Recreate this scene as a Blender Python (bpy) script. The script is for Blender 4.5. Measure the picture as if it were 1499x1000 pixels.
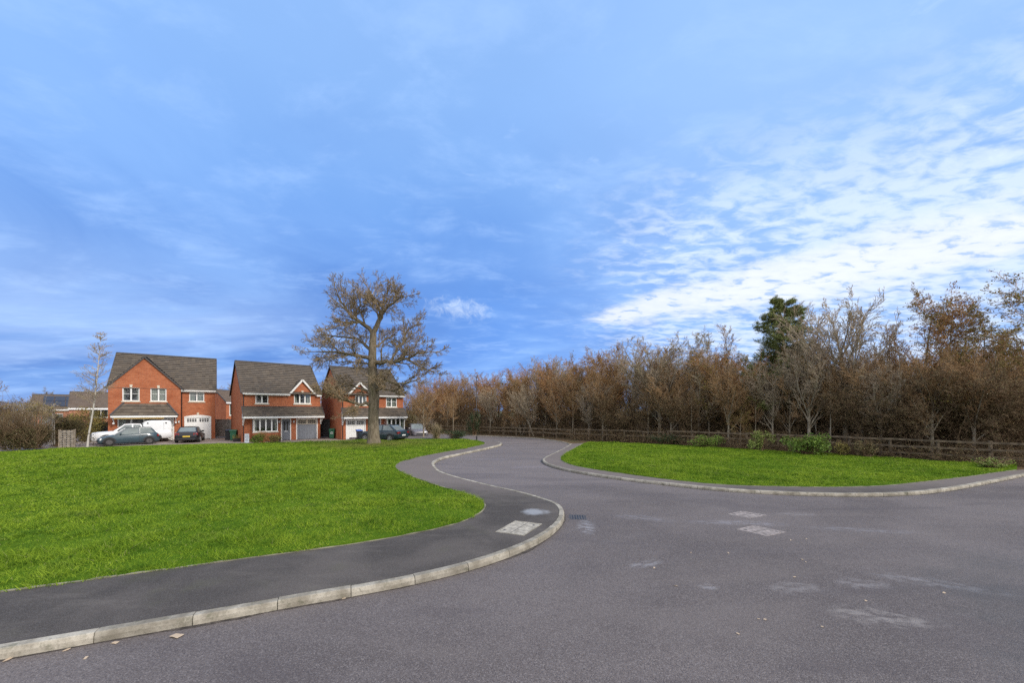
import bpy, bmesh, math, random
import numpy as np
from mathutils import Vector, Matrix
from mathutils.geometry import delaunay_2d_cdt

for o in list(bpy.data.objects): bpy.data.objects.remove(o)
SC = bpy.context.scene
COL = SC.collection
R = math.radians
random.seed(7)
RNG = np.random.default_rng(11)

# ------------------------------------------------------------------ camera
CAM_H = 2.8
cd = bpy.data.cameras.new('camera'); cam = bpy.data.objects.new('camera', cd); COL.objects.link(cam)
cam.location = (0, 0, CAM_H); cam.rotation_euler = (R(90), 0, 0)
cd.sensor_width = 36; cd.lens = 13.5; cd.shift_y = 101/1499; cd.clip_start = .1; cd.clip_end = 6000
SC.camera = cam

# ------------------------------------------------------------------ exposure, sun, sky
SC.view_settings.view_transform = 'Standard'; SC.view_settings.look = 'None'
SC.view_settings.exposure = 0.82; SC.view_settings.gamma = 1
SUN_EL, SUN_AZ = 32, 118          # azimuth clockwise from +Y: to the right and a little behind the camera
sl = bpy.data.lights.new('sun', 'SUN'); so = bpy.data.objects.new('sun', sl); COL.objects.link(so)
sl.energy = 1.5; sl.angle = R(10); sl.color = (1, .93, .84)
sdir = Vector((math.sin(R(SUN_AZ))*math.cos(R(SUN_EL)), math.cos(R(SUN_AZ))*math.cos(R(SUN_EL)), math.sin(R(SUN_EL))))
so.rotation_euler = sdir.to_track_quat('Z', 'Y').to_euler()

def build_world():
    w = bpy.data.worlds.new('World'); SC.world = w; w.use_nodes = True
    nt = w.node_tree; N = nt.nodes; L = nt.links; N.clear()
    def nd(t, **k):
        n = N.new(t)
        for a, b in k.items(): setattr(n, a, b)
        return n
    def put(s, v):
        if isinstance(v, (int, float, tuple, list)): s.default_value = v
        else: L.new(v, s)
    def M(op, a, b=None, c=None, clamp=False):
        n = nd('ShaderNodeMath', operation=op, use_clamp=clamp)
        put(n.inputs[0], a)
        if b is not None: put(n.inputs[1], b)
        if c is not None: put(n.inputs[2], c)
        return n.outputs[0]
    def SS(v, lo, hi):
        n = nd('ShaderNodeMapRange', interpolation_type='SMOOTHSTEP'); put(n.inputs[0], v)
        n.inputs[1].default_value = lo; n.inputs[2].default_value = hi
        return n.outputs[0]
    def DOT(v, c):
        n = nd('ShaderNodeVectorMath', operation='DOT_PRODUCT'); L.new(v, n.inputs[0]); n.inputs[1].default_value = c
        return n.outputs['Value']
    def NOISE(v, sc, det=5, rough=.55, dist=0):
        n = nd('ShaderNodeTexNoise'); L.new(v, n.inputs['Vector'])
        n.inputs['Scale'].default_value = sc; n.inputs['Detail'].default_value = det
        n.inputs['Roughness'].default_value = rough; n.inputs['Distortion'].default_value = dist
        return n.outputs['Fac']
    def MIX(f, a, b):
        n = nd('ShaderNodeMix', data_type='RGBA'); put(n.inputs[0], f); put(n.inputs[6], a); put(n.inputs[7], b)
        return n.outputs[2]
    D = nd('ShaderNodeTexCoord').outputs['Generated']
    sp = nd('ShaderNodeSeparateXYZ'); L.new(D, sp.inputs[0])
    x, y, z = sp.outputs
    zz = M('MAXIMUM', z, 0.0); den = M('ADD', zz, .13)
    px = M('DIVIDE', x, den); py = M('DIVIDE', y, den)
    P = nd('ShaderNodeCombineXYZ'); L.new(px, P.inputs[0]); L.new(py, P.inputs[1]); P = P.outputs[0]
    def ROT(v, ang, scl):
        m = nd('ShaderNodeMapping'); L.new(v, m.inputs[0]); m.inputs['Rotation'].default_value = (0, 0, R(ang)); m.inputs['Scale'].default_value = scl
        return m.outputs[0]
    sky = nd('ShaderNodeTexSky', sky_type='NISHITA', sun_disc=False, sun_elevation=R(SUN_EL), sun_rotation=R(SUN_AZ))
    sky.air_density = 1.0; sky.dust_density = .6; sky.ozone_density = 2.5
    nish = nd('ShaderNodeVectorMath', operation='SCALE'); L.new(sky.outputs[0], nish.inputs[0]); nish.inputs[3].default_value = .075
    rp = nd('ShaderNodeValToRGB'); L.new(zz, rp.inputs[0])
    e = rp.color_ramp.elements
    e[0].position = 0; e[0].color = (.175, .345, .73, 1); e[1].position = 1; e[1].color = (.26, .42, .72, 1)
    for pos, c in ((.12, (.112, .268, .69, 1)), (.28, (.120, .278, .68, 1)), (.45, (.155, .325, .70, 1)), (.62, (.215, .395, .745, 1))):
        q = e.new(pos); q.color = c
    base = MIX(.10, rp.outputs[0], nish.outputs[0])
    # large soft grey-blue cloud sheets: darker to the left, lighter elsewhere
    n1 = NOISE(ROT(P, 25, (.7, 1.0, 1)), .75, 7, .58, .7)
    leftdark = SS(DOT(D, Vector((-.62, .76, .20)).normalized()), .78, .99)
    lowband = SS(zz, .46, .22)
    base = MIX(M('MULTIPLY', M('MULTIPLY', leftdark, lowband), .75), base, (.092, .200, .50, 1))
    base = MIX(M('MULTIPLY', SS(n1, .42, .68), .62), base, (.235, .415, .765, 1))
    nd1 = NOISE(ROT(P, 70, (.8, .9, 1)), 1.0, 6, .55, .5)
    base = MIX(M('MULTIPLY', M('MULTIPLY', SS(nd1, .50, .72), SS(zz, .70, .30)), .80), base, (.098, .222, .555, 1))
    n2 = NOISE(ROT(P, -30, (.9, 1.4, 1)), 3.0, 8, .62, .3)
    base = MIX(M('MULTIPLY', SS(n2, .46, .74), .36), base, (.36, .53, .84, 1))
    n4 = NOISE(ROT(P, 15, (1.2, 1.9, 1)), 6.5, 6, .6, .4); n5 = NOISE(ROT(P, 40, (.8, 1, 1)), .9, 3, .5)
    puff = M('MULTIPLY', M('MULTIPLY', SS(n4, .56, .76), SS(n5, .46, .62)), SS(DOT(D, Vector((.5, .8, .33)).normalized()), .72, .95))
    base = MIX(M('MULTIPLY', puff, .6), base, (.50, .64, .88, 1))
    # low pale streaks to the left
    n3 = NOISE(ROT(P, 48, (.35, .9, 1)), .9, 7, .58, .7)
    lowleft = M('MULTIPLY', SS(DOT(D, Vector((-.87, .60, .15)).normalized()), .80, .97), SS(zz, .34, .10))
    base = MIX(M('MULTIPLY', M('MULTIPLY', SS(n3, .40, .72), lowleft), .55), base, (.47, .61, .86, 1))
    # bright altocumulus to the right
    C1 = Vector((770, 562, 235)).normalized()
    near = DOT(D, C1)
    rip = NOISE(ROT(P, -28, (1.5, 2.4, 1)), 5.6, 6, .58, .35)
    big = NOISE(ROT(P, -25, (.6, 1.2, 1)), 1.5, 4, .5, .3)
    base = MIX(M('MULTIPLY', SS(near, .55, 1.0), .34), base, (.40, .57, .83, 1))
    cover = M('ADD', M('MULTIPLY', rip, .72), M('MULTIPLY', big, .28))
    cover = M('ADD', cover, M('MULTIPLY', SS(near, .68, .97), .13))
    alto = M('MULTIPLY', M('MULTIPLY', SS(cover, .50, .72), SS(near, .66, .90)), SS(z, .60, .34))
    base = MIX(M('MULTIPLY', alto, .66), base, (.66, .74, .85, 1))
    # the white bank: a long cloud that lies along a great circle
    d1 = Vector((105, 562, 130)).normalized(); d2 = Vector((750, 562, 262)).normalized()
    nn = d1.cross(d2).normalized()
    if nn.z < 0: nn = -nn
    off = M('ADD', DOT(D, nn), M('MULTIPLY', M('SUBTRACT', NOISE(ROT(P, -20, (1, 1.8, 1)), 1.8, 8, .65, .4), .5), .11))
    along = DOT(D, d2)
    wid = M('ADD', M('MULTIPLY', SS(along, .70, 1.0), .030), .020)
    q = M('DIVIDE', off, wid)
    band = M('MULTIPLY', SS(M('ABSOLUTE', q), 1.35, .35), SS(M('ADD', along, M('MULTIPLY', rip, .08)), .775, .845))
    band = M('MULTIPLY', band, M('ADD', SS(rip, .30, .52), .25, clamp=True))
    base = MIX(M('MULTIPLY', band, .80), base, (.70, .73, .78, 1))
    # small lone white wisp above the road
    W1 = Vector((-80, 562, 152)).normalized()
    wu = DOT(D, Vector((.99, .14, 0)).normalized()); 
    wx = M('DIVIDE', M('SUBTRACT', M('DIVIDE', x, y), -.142), .085); wz = M('DIVIDE', M('SUBTRACT', M('SUBTRACT', M('DIVIDE', z, y), .268), M('MULTIPLY', wx, -.010)), .030)
    wd = M('ADD', M('SQRT', M('ADD', M('MULTIPLY', wx, wx), M('MULTIPLY', wz, wz))), M('MULTIPLY', M('SUBTRACT', NOISE(D, 34, 8, .72, .8), .5), 3.4))
    wsp = M('MULTIPLY', SS(wd, 1.15, -.35), SS(y, .2, .4))
    base = MIX(M('MULTIPLY', wsp, .55), base, (.62, .71, .82, 1))
    # broken unseen bright cloud overhead and behind, added to raise the ambient light
    beh = M('MULTIPLY', SS(y, .25, -.45), SS(NOISE(P, .8, 5, .55), .30, .55))
    zen = M('MULTIPLY', SS(z, .86, .98), SS(NOISE(P, 1.2, 4, .5), .25, .5))
    base = MIX(M('MAXIMUM', beh, zen), base, (1.0, .98, .96, 1))
    bg = nd('ShaderNodeBackground'); L.new(base, bg.inputs[0]); bg.inputs[1].default_value = .80
    out = nd('ShaderNodeOutputWorld'); L.new(bg.outputs[0], out.inputs[0])
build_world()

# ------------------------------------------------------------------ materials
class NT:
    def __init__(s, name):
        s.m = bpy.data.materials.new(name); s.m.use_nodes = True
        s.t = s.m.node_tree; s.t.nodes.clear()
        s.out = s.n('ShaderNodeOutputMaterial'); s.b = s.n('ShaderNodeBsdfPrincipled'); s.l(s.b.outputs[0], s.out.inputs[0])
    def n(s, t, **k):
        q = s.t.nodes.new(t)
        for a, b in k.items(): setattr(q, a, b)
        return q
    def l(s, a, b): s.t.links.new(a, b)
    def put(s, so, v):
        if isinstance(v, (int, float, tuple, list)):
            if isinstance(v, (tuple, list)) and len(v) == 3 and so.type == 'RGBA': v = (*v, 1)
            so.default_value = v
        else: s.l(v, so)
    def obj(s): return s.n('ShaderNodeTexCoord').outputs['Object']
    def world(s): return s.n('ShaderNodeNewGeometry').outputs['Position']
    def noise(s, v, sc, det=4, ro=.55, dist=0):
        q = s.n('ShaderNodeTexNoise'); s.l(v, q.inputs['Vector']); q.inputs['Scale'].default_value = sc
        q.inputs['Detail'].default_value = det; q.inputs['Roughness'].default_value = ro; q.inputs['Distortion'].default_value = dist
        return q.outputs['Fac']
    def math(s, op, a, b=None, clamp=False):
        q = s.n('ShaderNodeMath', operation=op, use_clamp=clamp); s.put(q.inputs[0], a)
        if b is not None: s.put(q.inputs[1], b)
        return q.outputs[0]
    def ss(s, v, lo, hi):
        q = s.n('ShaderNodeMapRange', interpolation_type='SMOOTHSTEP'); s.put(q.inputs[0], v)
        q.inputs[1].default_value = lo; q.inputs[2].default_value = hi
        return q.outputs[0]
    def mix(s, f, a, b):
        q = s.n('ShaderNodeMix', data_type='RGBA'); s.put(q.inputs[0], f); s.put(q.inputs[6], a); s.put(q.inputs[7], b)
        return q.outputs[2]
    def mapping(s, v, loc=(0, 0, 0), rot=(0, 0, 0), sc=(1, 1, 1)):
        q = s.n('ShaderNodeMapping'); s.l(v, q.inputs[0]); q.inputs[1].default_value = loc; q.inputs[2].default_value = rot; q.inputs[3].default_value = sc
        return q.outputs[0]
    def bump(s, h, st, dist=.02):
        q = s.n('ShaderNodeBump'); s.l(h, q.inputs['Height']); q.inputs['Strength'].default_value = st; q.inputs['Distance'].default_value = dist
        s.l(q.outputs[0], s.b.inputs['Normal'])
    def rnd(s): return s.n('ShaderNodeNewGeometry').outputs['Random Per Island']
    def fin(s, col=None, rough=.8, spec=None, metal=0):
        if col is not None: s.put(s.b.inputs['Base Color'], col)
        s.put(s.b.inputs['Roughness'], rough); s.b.inputs['Metallic'].default_value = metal
        if spec is not None: s.b.inputs['Specular IOR Level'].default_value = spec
        return s.m

def plain(name, c, rough=.6, var=.18, sc=6, metal=0, spec=None, bump=0):
    t = NT(name); v = t.obj()
    n = t.noise(v, sc, 5)
    c2 = tuple(x*(1-var) for x in c); c1 = tuple(min(1, x*(1+var)) for x in c)
    if bump: t.bump(t.noise(v, sc*6, 3), bump)
    return t.fin(t.mix(t.ss(n, .3, .7), c2, c1), rough, spec, metal)

def island(name, cols, rough=.9, spec=.2, trans=0):
    """small separate faces (leaves, tiles, blades): one of several real colours for each island"""
    t = NT(name); r = t.n('ShaderNodeValToRGB'); r.color_ramp.interpolation = 'LINEAR'
    t.l(t.rnd(), r.inputs[0]); e = r.color_ramp.elements
    e[0].color = (*cols[0], 1); e[1].color = (*cols[-1], 1)
    for i, c in enumerate(cols[1:-1]): q = e.new((i+1)/(len(cols)-1)); q.color = (*c, 1)
    if trans: t.b.inputs['Transmission Weight'].default_value = 0
    return t.fin(r.outputs[0], rough, spec)

def road_mat():
    t = NT('asphalt'); v = t.world()
    agg = t.n('ShaderNodeTexVoronoi'); t.l(v, agg.inputs['Vector']); agg.inputs['Scale'].default_value = 85
    sp = t.n('ShaderNodeSeparateColor'); t.l(agg.outputs['Color'], sp.inputs[0])
    patch = t.noise(v, .22, 5, .55, .6); fine = t.noise(v, 30, 6, .7); mid = t.noise(t.mapping(v, sc=(.7, 1.5, 1)), 1.6, 6, .6)
    c = t.mix(t.ss(patch, .35, .68), (.116, .098, .093), (.170, .145, .137))
    c = t.mix(t.math('MULTIPLY', t.ss(mid, .45, .75), .30), c, (.188, .164, .156))
    c = t.mix(t.math('MULTIPLY', t.ss(sp.outputs[0], .5, 1.0), .48), c, (.31, .278, .266))
    c = t.mix(t.math('MULTIPLY', t.ss(sp.outputs[1], .55, 1.0), .5), c, (.045, .038, .040))
    c = t.mix(t.math('MULTIPLY', t.ss(fine, .55, .8), .35), c, (.075, .068, .075))
    # older surface beyond the joint between two lengths of tarmac
    spx = t.n('ShaderNodeSeparateXYZ'); t.l(v, spx.inputs[0])
    jy = t.math('ADD', spx.outputs[1], t.math('MULTIPLY', t.noise(v, .9, 3), .5))
    old = t.ss(jy, 14.4, 14.75)
    c = t.mix(t.math('MULTIPLY', old, .55), c, (.212, .182, .173))
    wear = t.noise(t.mapping(v, rot=(0, 0, R(20)), sc=(.12, .55, 1)), 1.1, 4, .55, 1.2)
    c = t.mix(t.math('MULTIPLY', t.ss(wear, .52, .68), .30), c, (.185, .160, .150))
    c = t.mix(t.math('MULTIPLY', t.ss(wear, .46, .34), .32), c, (.095, .08, .08))
    # dirt along the channel, dried stains and scuffs (each with its own place and outline)
    def stain(cx, cy, rx, ry, ang, col, amt, c, nsc=5, lo=.40, hi=.62):
        m = t.n('ShaderNodeMapping', vector_type='TEXTURE'); t.l(v, m.inputs[0]); m.inputs[1].default_value = (cx, cy, 0); m.inputs[2].default_value = (0, 0, R(ang)); m.inputs[3].default_value = (rx, ry, 1)
        ln = t.n('ShaderNodeVectorMath', operation='LENGTH'); t.l(m.outputs[0], ln.inputs[0])
        k = t.math('ADD', ln.outputs['Value'], t.math('MULTIPLY', t.math('SUBTRACT', t.noise(v, 2.2, 4), .5), .8))
        f = t.math('MULTIPLY', t.ss(k, 1.0, .35), t.ss(t.noise(t.mapping(m.outputs[0], sc=(rx*nsc*.5, ry*nsc, 1)), 1.5, 6, .65), lo, hi))
        return t.mix(t.math('MULTIPLY', f, amt), c, col)
    for a in ((1.78, 9.25, .30, .75, -8, (.36, .36, .385), .6), (2.45, 7.0, .50, .17, 25, (.30, .29, .30), .6), (7.7, 10.35, .75, .22, 0, (.27, .25, .25), .5),
              (4.4, 6.05, .55, .3, 10, (.28, .26, .255), .5), (5.0, 5.2, .85, .35, -12, (.31, .28, .26), .6), (5.6, 6.2, .5, .3, 0, (.29, .27, .27), .5),
              (3.1, 6.1, .2, .15, 0, (.33, .32, .33), .5), (6.9, 6.2, 1.1, .30, -25, (.29, .28, .29), .5), (5.9, 9.55, 1.1, .35, -8, (.27, .255, .27), .6),
              (5.0, 9.6, .8, .3, 0, (.26, .25, .27), .45), (8.2, 9.0, 1.6, .25, -10, (.25, .24, .255), .5), (8.8, 6.0, 3.4, 2.0, 20, (.075, .076, .078), .7, .6, .15, .85),
              (7.2, 4.3, 2.8, 1.4, 20, (.075, .076, .078), .7, .6, .15, .85), (3.4, 10.0, .9, .4, -20, (.25, .24, .26), .5), (1.3, 19, 2.0, .5, 5, (.29, .26, .29), .45), (-1.2, 22, 1.6, .5, 0, (.29, .265, .29), .4)):
        c = stain(*a[:7], c, *a[7:])
    h = t.math('ADD', t.math('MULTIPLY', agg.outputs['Distance'], -1.0), t.math('MULTIPLY', fine, .6))
    t.bump(h, .55, .012)
    return t.fin(c, t.math('ADD', t.math('MULTIPLY', wear, .40), .52), .20)

def path_mat():
    t = NT('path_tarmac'); v = t.world()
    agg = t.n('ShaderNodeTexVoronoi'); t.l(v, agg.inputs['Vector']); agg.inputs['Scale'].default_value = 150
    sp = t.n('ShaderNodeSeparateColor'); t.l(agg.outputs['Color'], sp.inputs[0])
    big = t.noise(v, .55, 6, .6, .5); st = t.noise(t.mapping(v, rot=(0, 0, R(-24)), sc=(.5, 2.2, 1)), 1.2, 6, .65)
    c = t.mix(t.ss(big, .35, .66), (.062, .054, .048), (.110, .095, .084))
    c = t.mix(t.math('MULTIPLY', t.ss(st, .5, .75), .45), c, (.165, .145, .125))
    c = t.mix(t.math('MULTIPLY', t.ss(sp.outputs[0], .5, 1), .35), c, (.24, .23, .225))
    c = t.mix(t.math('MULTIPLY', t.ss(sp.outputs[1], .6, 1), .45), c, (.05, .047, .05))
    spx = t.n('ShaderNodeSeparateXYZ'); t.l(v, spx.inputs[0])
    c = t.mix(t.math('MULTIPLY', t.ss(t.math('ADD', spx.outputs[1], t.noise(v, .5)), 12.5, 15.5), .60), c, (.225, .19, .175))
    # green moss along the grass side, pale dried splash near the cover
    ms = t.math('MULTIPLY', t.ss(t.noise(v, 1.1, 5), .55, .75), .25); c = t.mix(ms, c, (.10, .105, .055))
    m = t.n('ShaderNodeMapping', vector_type='TEXTURE'); t.l(v, m.inputs[0]); m.inputs[1].default_value = (.62, 10.15, 0); m.inputs[3].default_value = (.42, .42, 1)
    ln = t.n('ShaderNodeVectorMath', operation='LENGTH'); t.l(m.outputs[0], ln.inputs[0])
    k = t.math('ADD', ln.outputs['Value'], t.math('MULTIPLY', t.math('SUBTRACT', t.noise(v, 4, 5), .5), 1.2))
    c = t.mix(t.math('MULTIPLY', t.ss(k, 1.0, .4), .6), c, (.40, .42, .45))
    t.bump(t.noise(v, 60, 4, .7), .35, .01)
    return t.fin(c, .9, .12)

def kerb_mat():
    t = NT('kerb_concrete'); v = t.world()
    n = t.noise(v, 3.0, 6, .65); f = t.noise(v, 40, 4, .6)
    c = t.mix(t.ss(n, .35, .65), (.225, .20, .158), (.41, .375, .31))
    c = t.mix(t.math('MULTIPLY', t.ss(f, .50, .72), .55), c, (.15, .14, .11))
    c = t.mix(t.math('MULTIPLY', t.ss(t.noise(v, 7, 6, .7), .52, .70), .7), c, (.11, .11, .07))
    q = t.n('ShaderNodeHueSaturation'); t.l(c, q.inputs['Color']); t.l(t.math('ADD', t.math('MULTIPLY', t.rnd(), .35), .82), q.inputs['Value'])
    t.bump(f, .3, .01)
    return t.fin(q.outputs[0], .85, .25)

def turf_mat():
    t = NT('turf'); v = t.world()
    c = t.mix(t.ss(t.noise(v, .5, 5), .35, .65), (.058, .118, .008), (.092, .165, .013))
    c = t.mix(t.math('MULTIPLY', t.ss(t.noise(v, 6, 5), .5, .75), .5), c, (.055, .085, .010))
    t.bump(t.noise(v, 25, 4), .6, .05)
    return t.fin(c, .95, .03)

def blade_mat():
    t = NT('grass_blades'); v = t.world()
    c = t.mix(t.ss(t.noise(v, .35, 5, .6), .33, .66), (.148, .252, .018), (.245, .350, .030))
    c = t.mix(t.math('MULTIPLY', t.ss(t.noise(v, 2.6, 4, .6), .50, .68), .75), c, (.045, .118, .009))
    c = t.mix(t.math('MULTIPLY', t.ss(t.noise(v, 1.2, 5, .6), .56, .74), .5), c, (.27, .345, .060))
    c = t.mix(t.math('MULTIPLY', t.ss(t.noise(v, .8, 6, .65, .6), .58, .74), .5), c, (.23, .245, .085))
    # thin worn turf round the oak and along the drive side
    m = t.n('ShaderNodeVectorMath', operation='DISTANCE'); t.l(v, m.inputs[0]); m.inputs[1].default_value = (-11.1, 31.2, .1)
    k = t.math('ADD', m.outputs['Value'], t.math('MULTIPLY', t.math('SUBTRACT', t.noise(v, .9, 5), .5), 5))
    c = t.mix(t.math('MULTIPLY', t.ss(k, 6.5, 1.5), .6), c, (.22, .19, .07))
    h = t.n('ShaderNodeHueSaturation'); t.l(c, h.inputs['Color'])
    t.l(t.math('ADD', t.math('MULTIPLY', t.rnd(), .7), .65), h.inputs['Value'])
    t.l(t.math('ADD', t.math('MULTIPLY', t.rnd(), -.03), .515), h.inputs['Hue'])
    bl = t.math('GREATER_THAN', t.rnd(), .978)
    c = t.mix(t.math('MULTIPLY', bl, .7), h.outputs[0], (.36, .33, .16))
    t.fin(c, .8, .10)
    tr = t.n('ShaderNodeBsdfTranslucent'); t.l(c, tr.inputs[0])
    ms = t.n('ShaderNodeMixShader'); ms.inputs[0].default_value = .25
    t.l(t.b.outputs[0], ms.inputs[1]); t.l(tr.outputs[0], ms.inputs[2]); t.l(ms.outputs[0], t.out.inputs[0])
    return t.m

def brick_mat(name, c1, c2, mortar):
    t = NT(name); v = t.obj()
    s = t.n('ShaderNodeSeparateXYZ'); t.l(v, s.inputs[0])
    cb = t.n('ShaderNodeCombineXYZ'); t.l(t.math('ADD', s.outputs[0], s.outputs[1]), cb.inputs[0]); t.l(s.outputs[2], cb.inputs[1])
    b = t.n('ShaderNodeTexBrick'); t.l(cb.outputs[0], b.inputs['Vector']); b.inputs['Scale'].default_value = 1
    b.inputs['Brick Width'].default_value = .225; b.inputs['Row Height'].default_value = .075; b.inputs['Mortar Size'].default_value = .008
    b.inputs['Color1'].default_value = (*c1, 1); b.inputs['Color2'].default_value = (*c2, 1); b.inputs['Mortar'].default_value = (*mortar, 1)
    c = t.mix(t.math('MULTIPLY', t.ss(t.noise(v, 1.3, 6, .65), .42, .72), .45), b.outputs[0], tuple(x*.66 for x in c1))
    c = t.mix(t.math('MULTIPLY', t.ss(t.noise(t.mapping(v, sc=(1, 1, 2)), 5, 4), .55, .8), .35), c, tuple(min(1, x*1.35) for x in c2))
    t.bump(b.outputs['Fac'], -.4, .01)
    return t.fin(c, .88, .2)

def block_paving():
    t = NT('block_paving'); v = t.world()
    b = t.n('ShaderNodeTexBrick'); t.l(t.mapping(v, rot=(0, 0, R(40))), b.inputs['Vector']); b.inputs['Scale'].default_value = 1
    b.inputs['Brick Width'].default_value = .2; b.inputs['Row Height'].default_value = .1; b.inputs['Mortar Size'].default_value = .006
    b.inputs['Color1'].default_value = (.27, .21, .18, 1); b.inputs['Color2'].default_value = (.34, .27, .23, 1); b.inputs['Mortar'].default_value = (.14, .12, .11, 1)
    c = t.mix(t.math('MULTIPLY', t.ss(t.noise(v, .6, 5), .4, .7), .5), b.outputs[0], (.36, .33, .29))
    return t.fin(c, .85, .25)

def soil_mat():
    t = NT('leaf_litter_soil'); v = t.world()
    vo = t.n('ShaderNodeTexVoronoi'); t.l(v, vo.inputs['Vector']); vo.inputs['Scale'].default_value = 14
    s = t.n('ShaderNodeSeparateColor'); t.l(vo.outputs['Color'], s.inputs[0])
    c = t.mix(s.outputs[0], (.075, .05, .03), (.19, .125, .07))
    c = t.mix(t.ss(t.noise(v, .8, 5), .5, .7), c, (.075, .085, .03))
    t.bump(vo.outputs['Distance'], .8, .05)
    return t.fin(c, .95, .15)

def field_mat():
    t = NT('field_ground'); v = t.world()
    c = t.mix(t.ss(t.noise(v, .15, 6), .4, .6), (.09, .10, .035), (.13, .105, .06))
    return t.fin(c, .95, .15)

def glass_mat():
    t = NT('window_glass'); t.t.nodes.remove(t.b)
    tr = t.n('ShaderNodeBsdfTransparent'); tr.inputs[0].default_value = (.86, .9, .88, 1)
    g = t.n('ShaderNodeBsdfGlossy'); g.inputs['Roughness'].default_value = .04
    f = t.n('ShaderNodeFresnel'); f.inputs[0].default_value = 1.5
    m = t.n('ShaderNodeMixShader'); t.l(t.math('ADD', t.math('MULTIPLY', f.outputs[0], 1.3), .05), m.inputs[0])
    t.l(tr.outputs[0], m.inputs[1]); t.l(g.outputs[0], m.inputs[2]); t.l(m.outputs[0], t.out.inputs[0])
    return t.m

def bark_mat(name, a, b, sc=7, zs=.25, bump=.7):
    t = NT(name); v = t.obj()
    n = t.noise(t.mapping(v, sc=(1, 1, zs)), sc, 6, .65)
    c = t.mix(t.ss(n, .35, .65), a, b)
    c = t.mix(t.math('MULTIPLY', t.ss(t.noise(v, 1.2, 4), .5, .7), .35), c, (a[0]*.8, a[1]*1.05, a[2]*.7))
    t.bump(n, bump, .04)
    return t.fin(c, .95, .15)

def birch_mat():
    t = NT('birch_bark'); v = t.obj()
    n = t.noise(t.mapping(v, sc=(1, 1, 3)), 3.0, 5, .6)
    return t.fin(t.mix(t.ss(n, .56, .66), (.50, .47, .42), (.12, .11, .10)), .8, .2)

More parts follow.
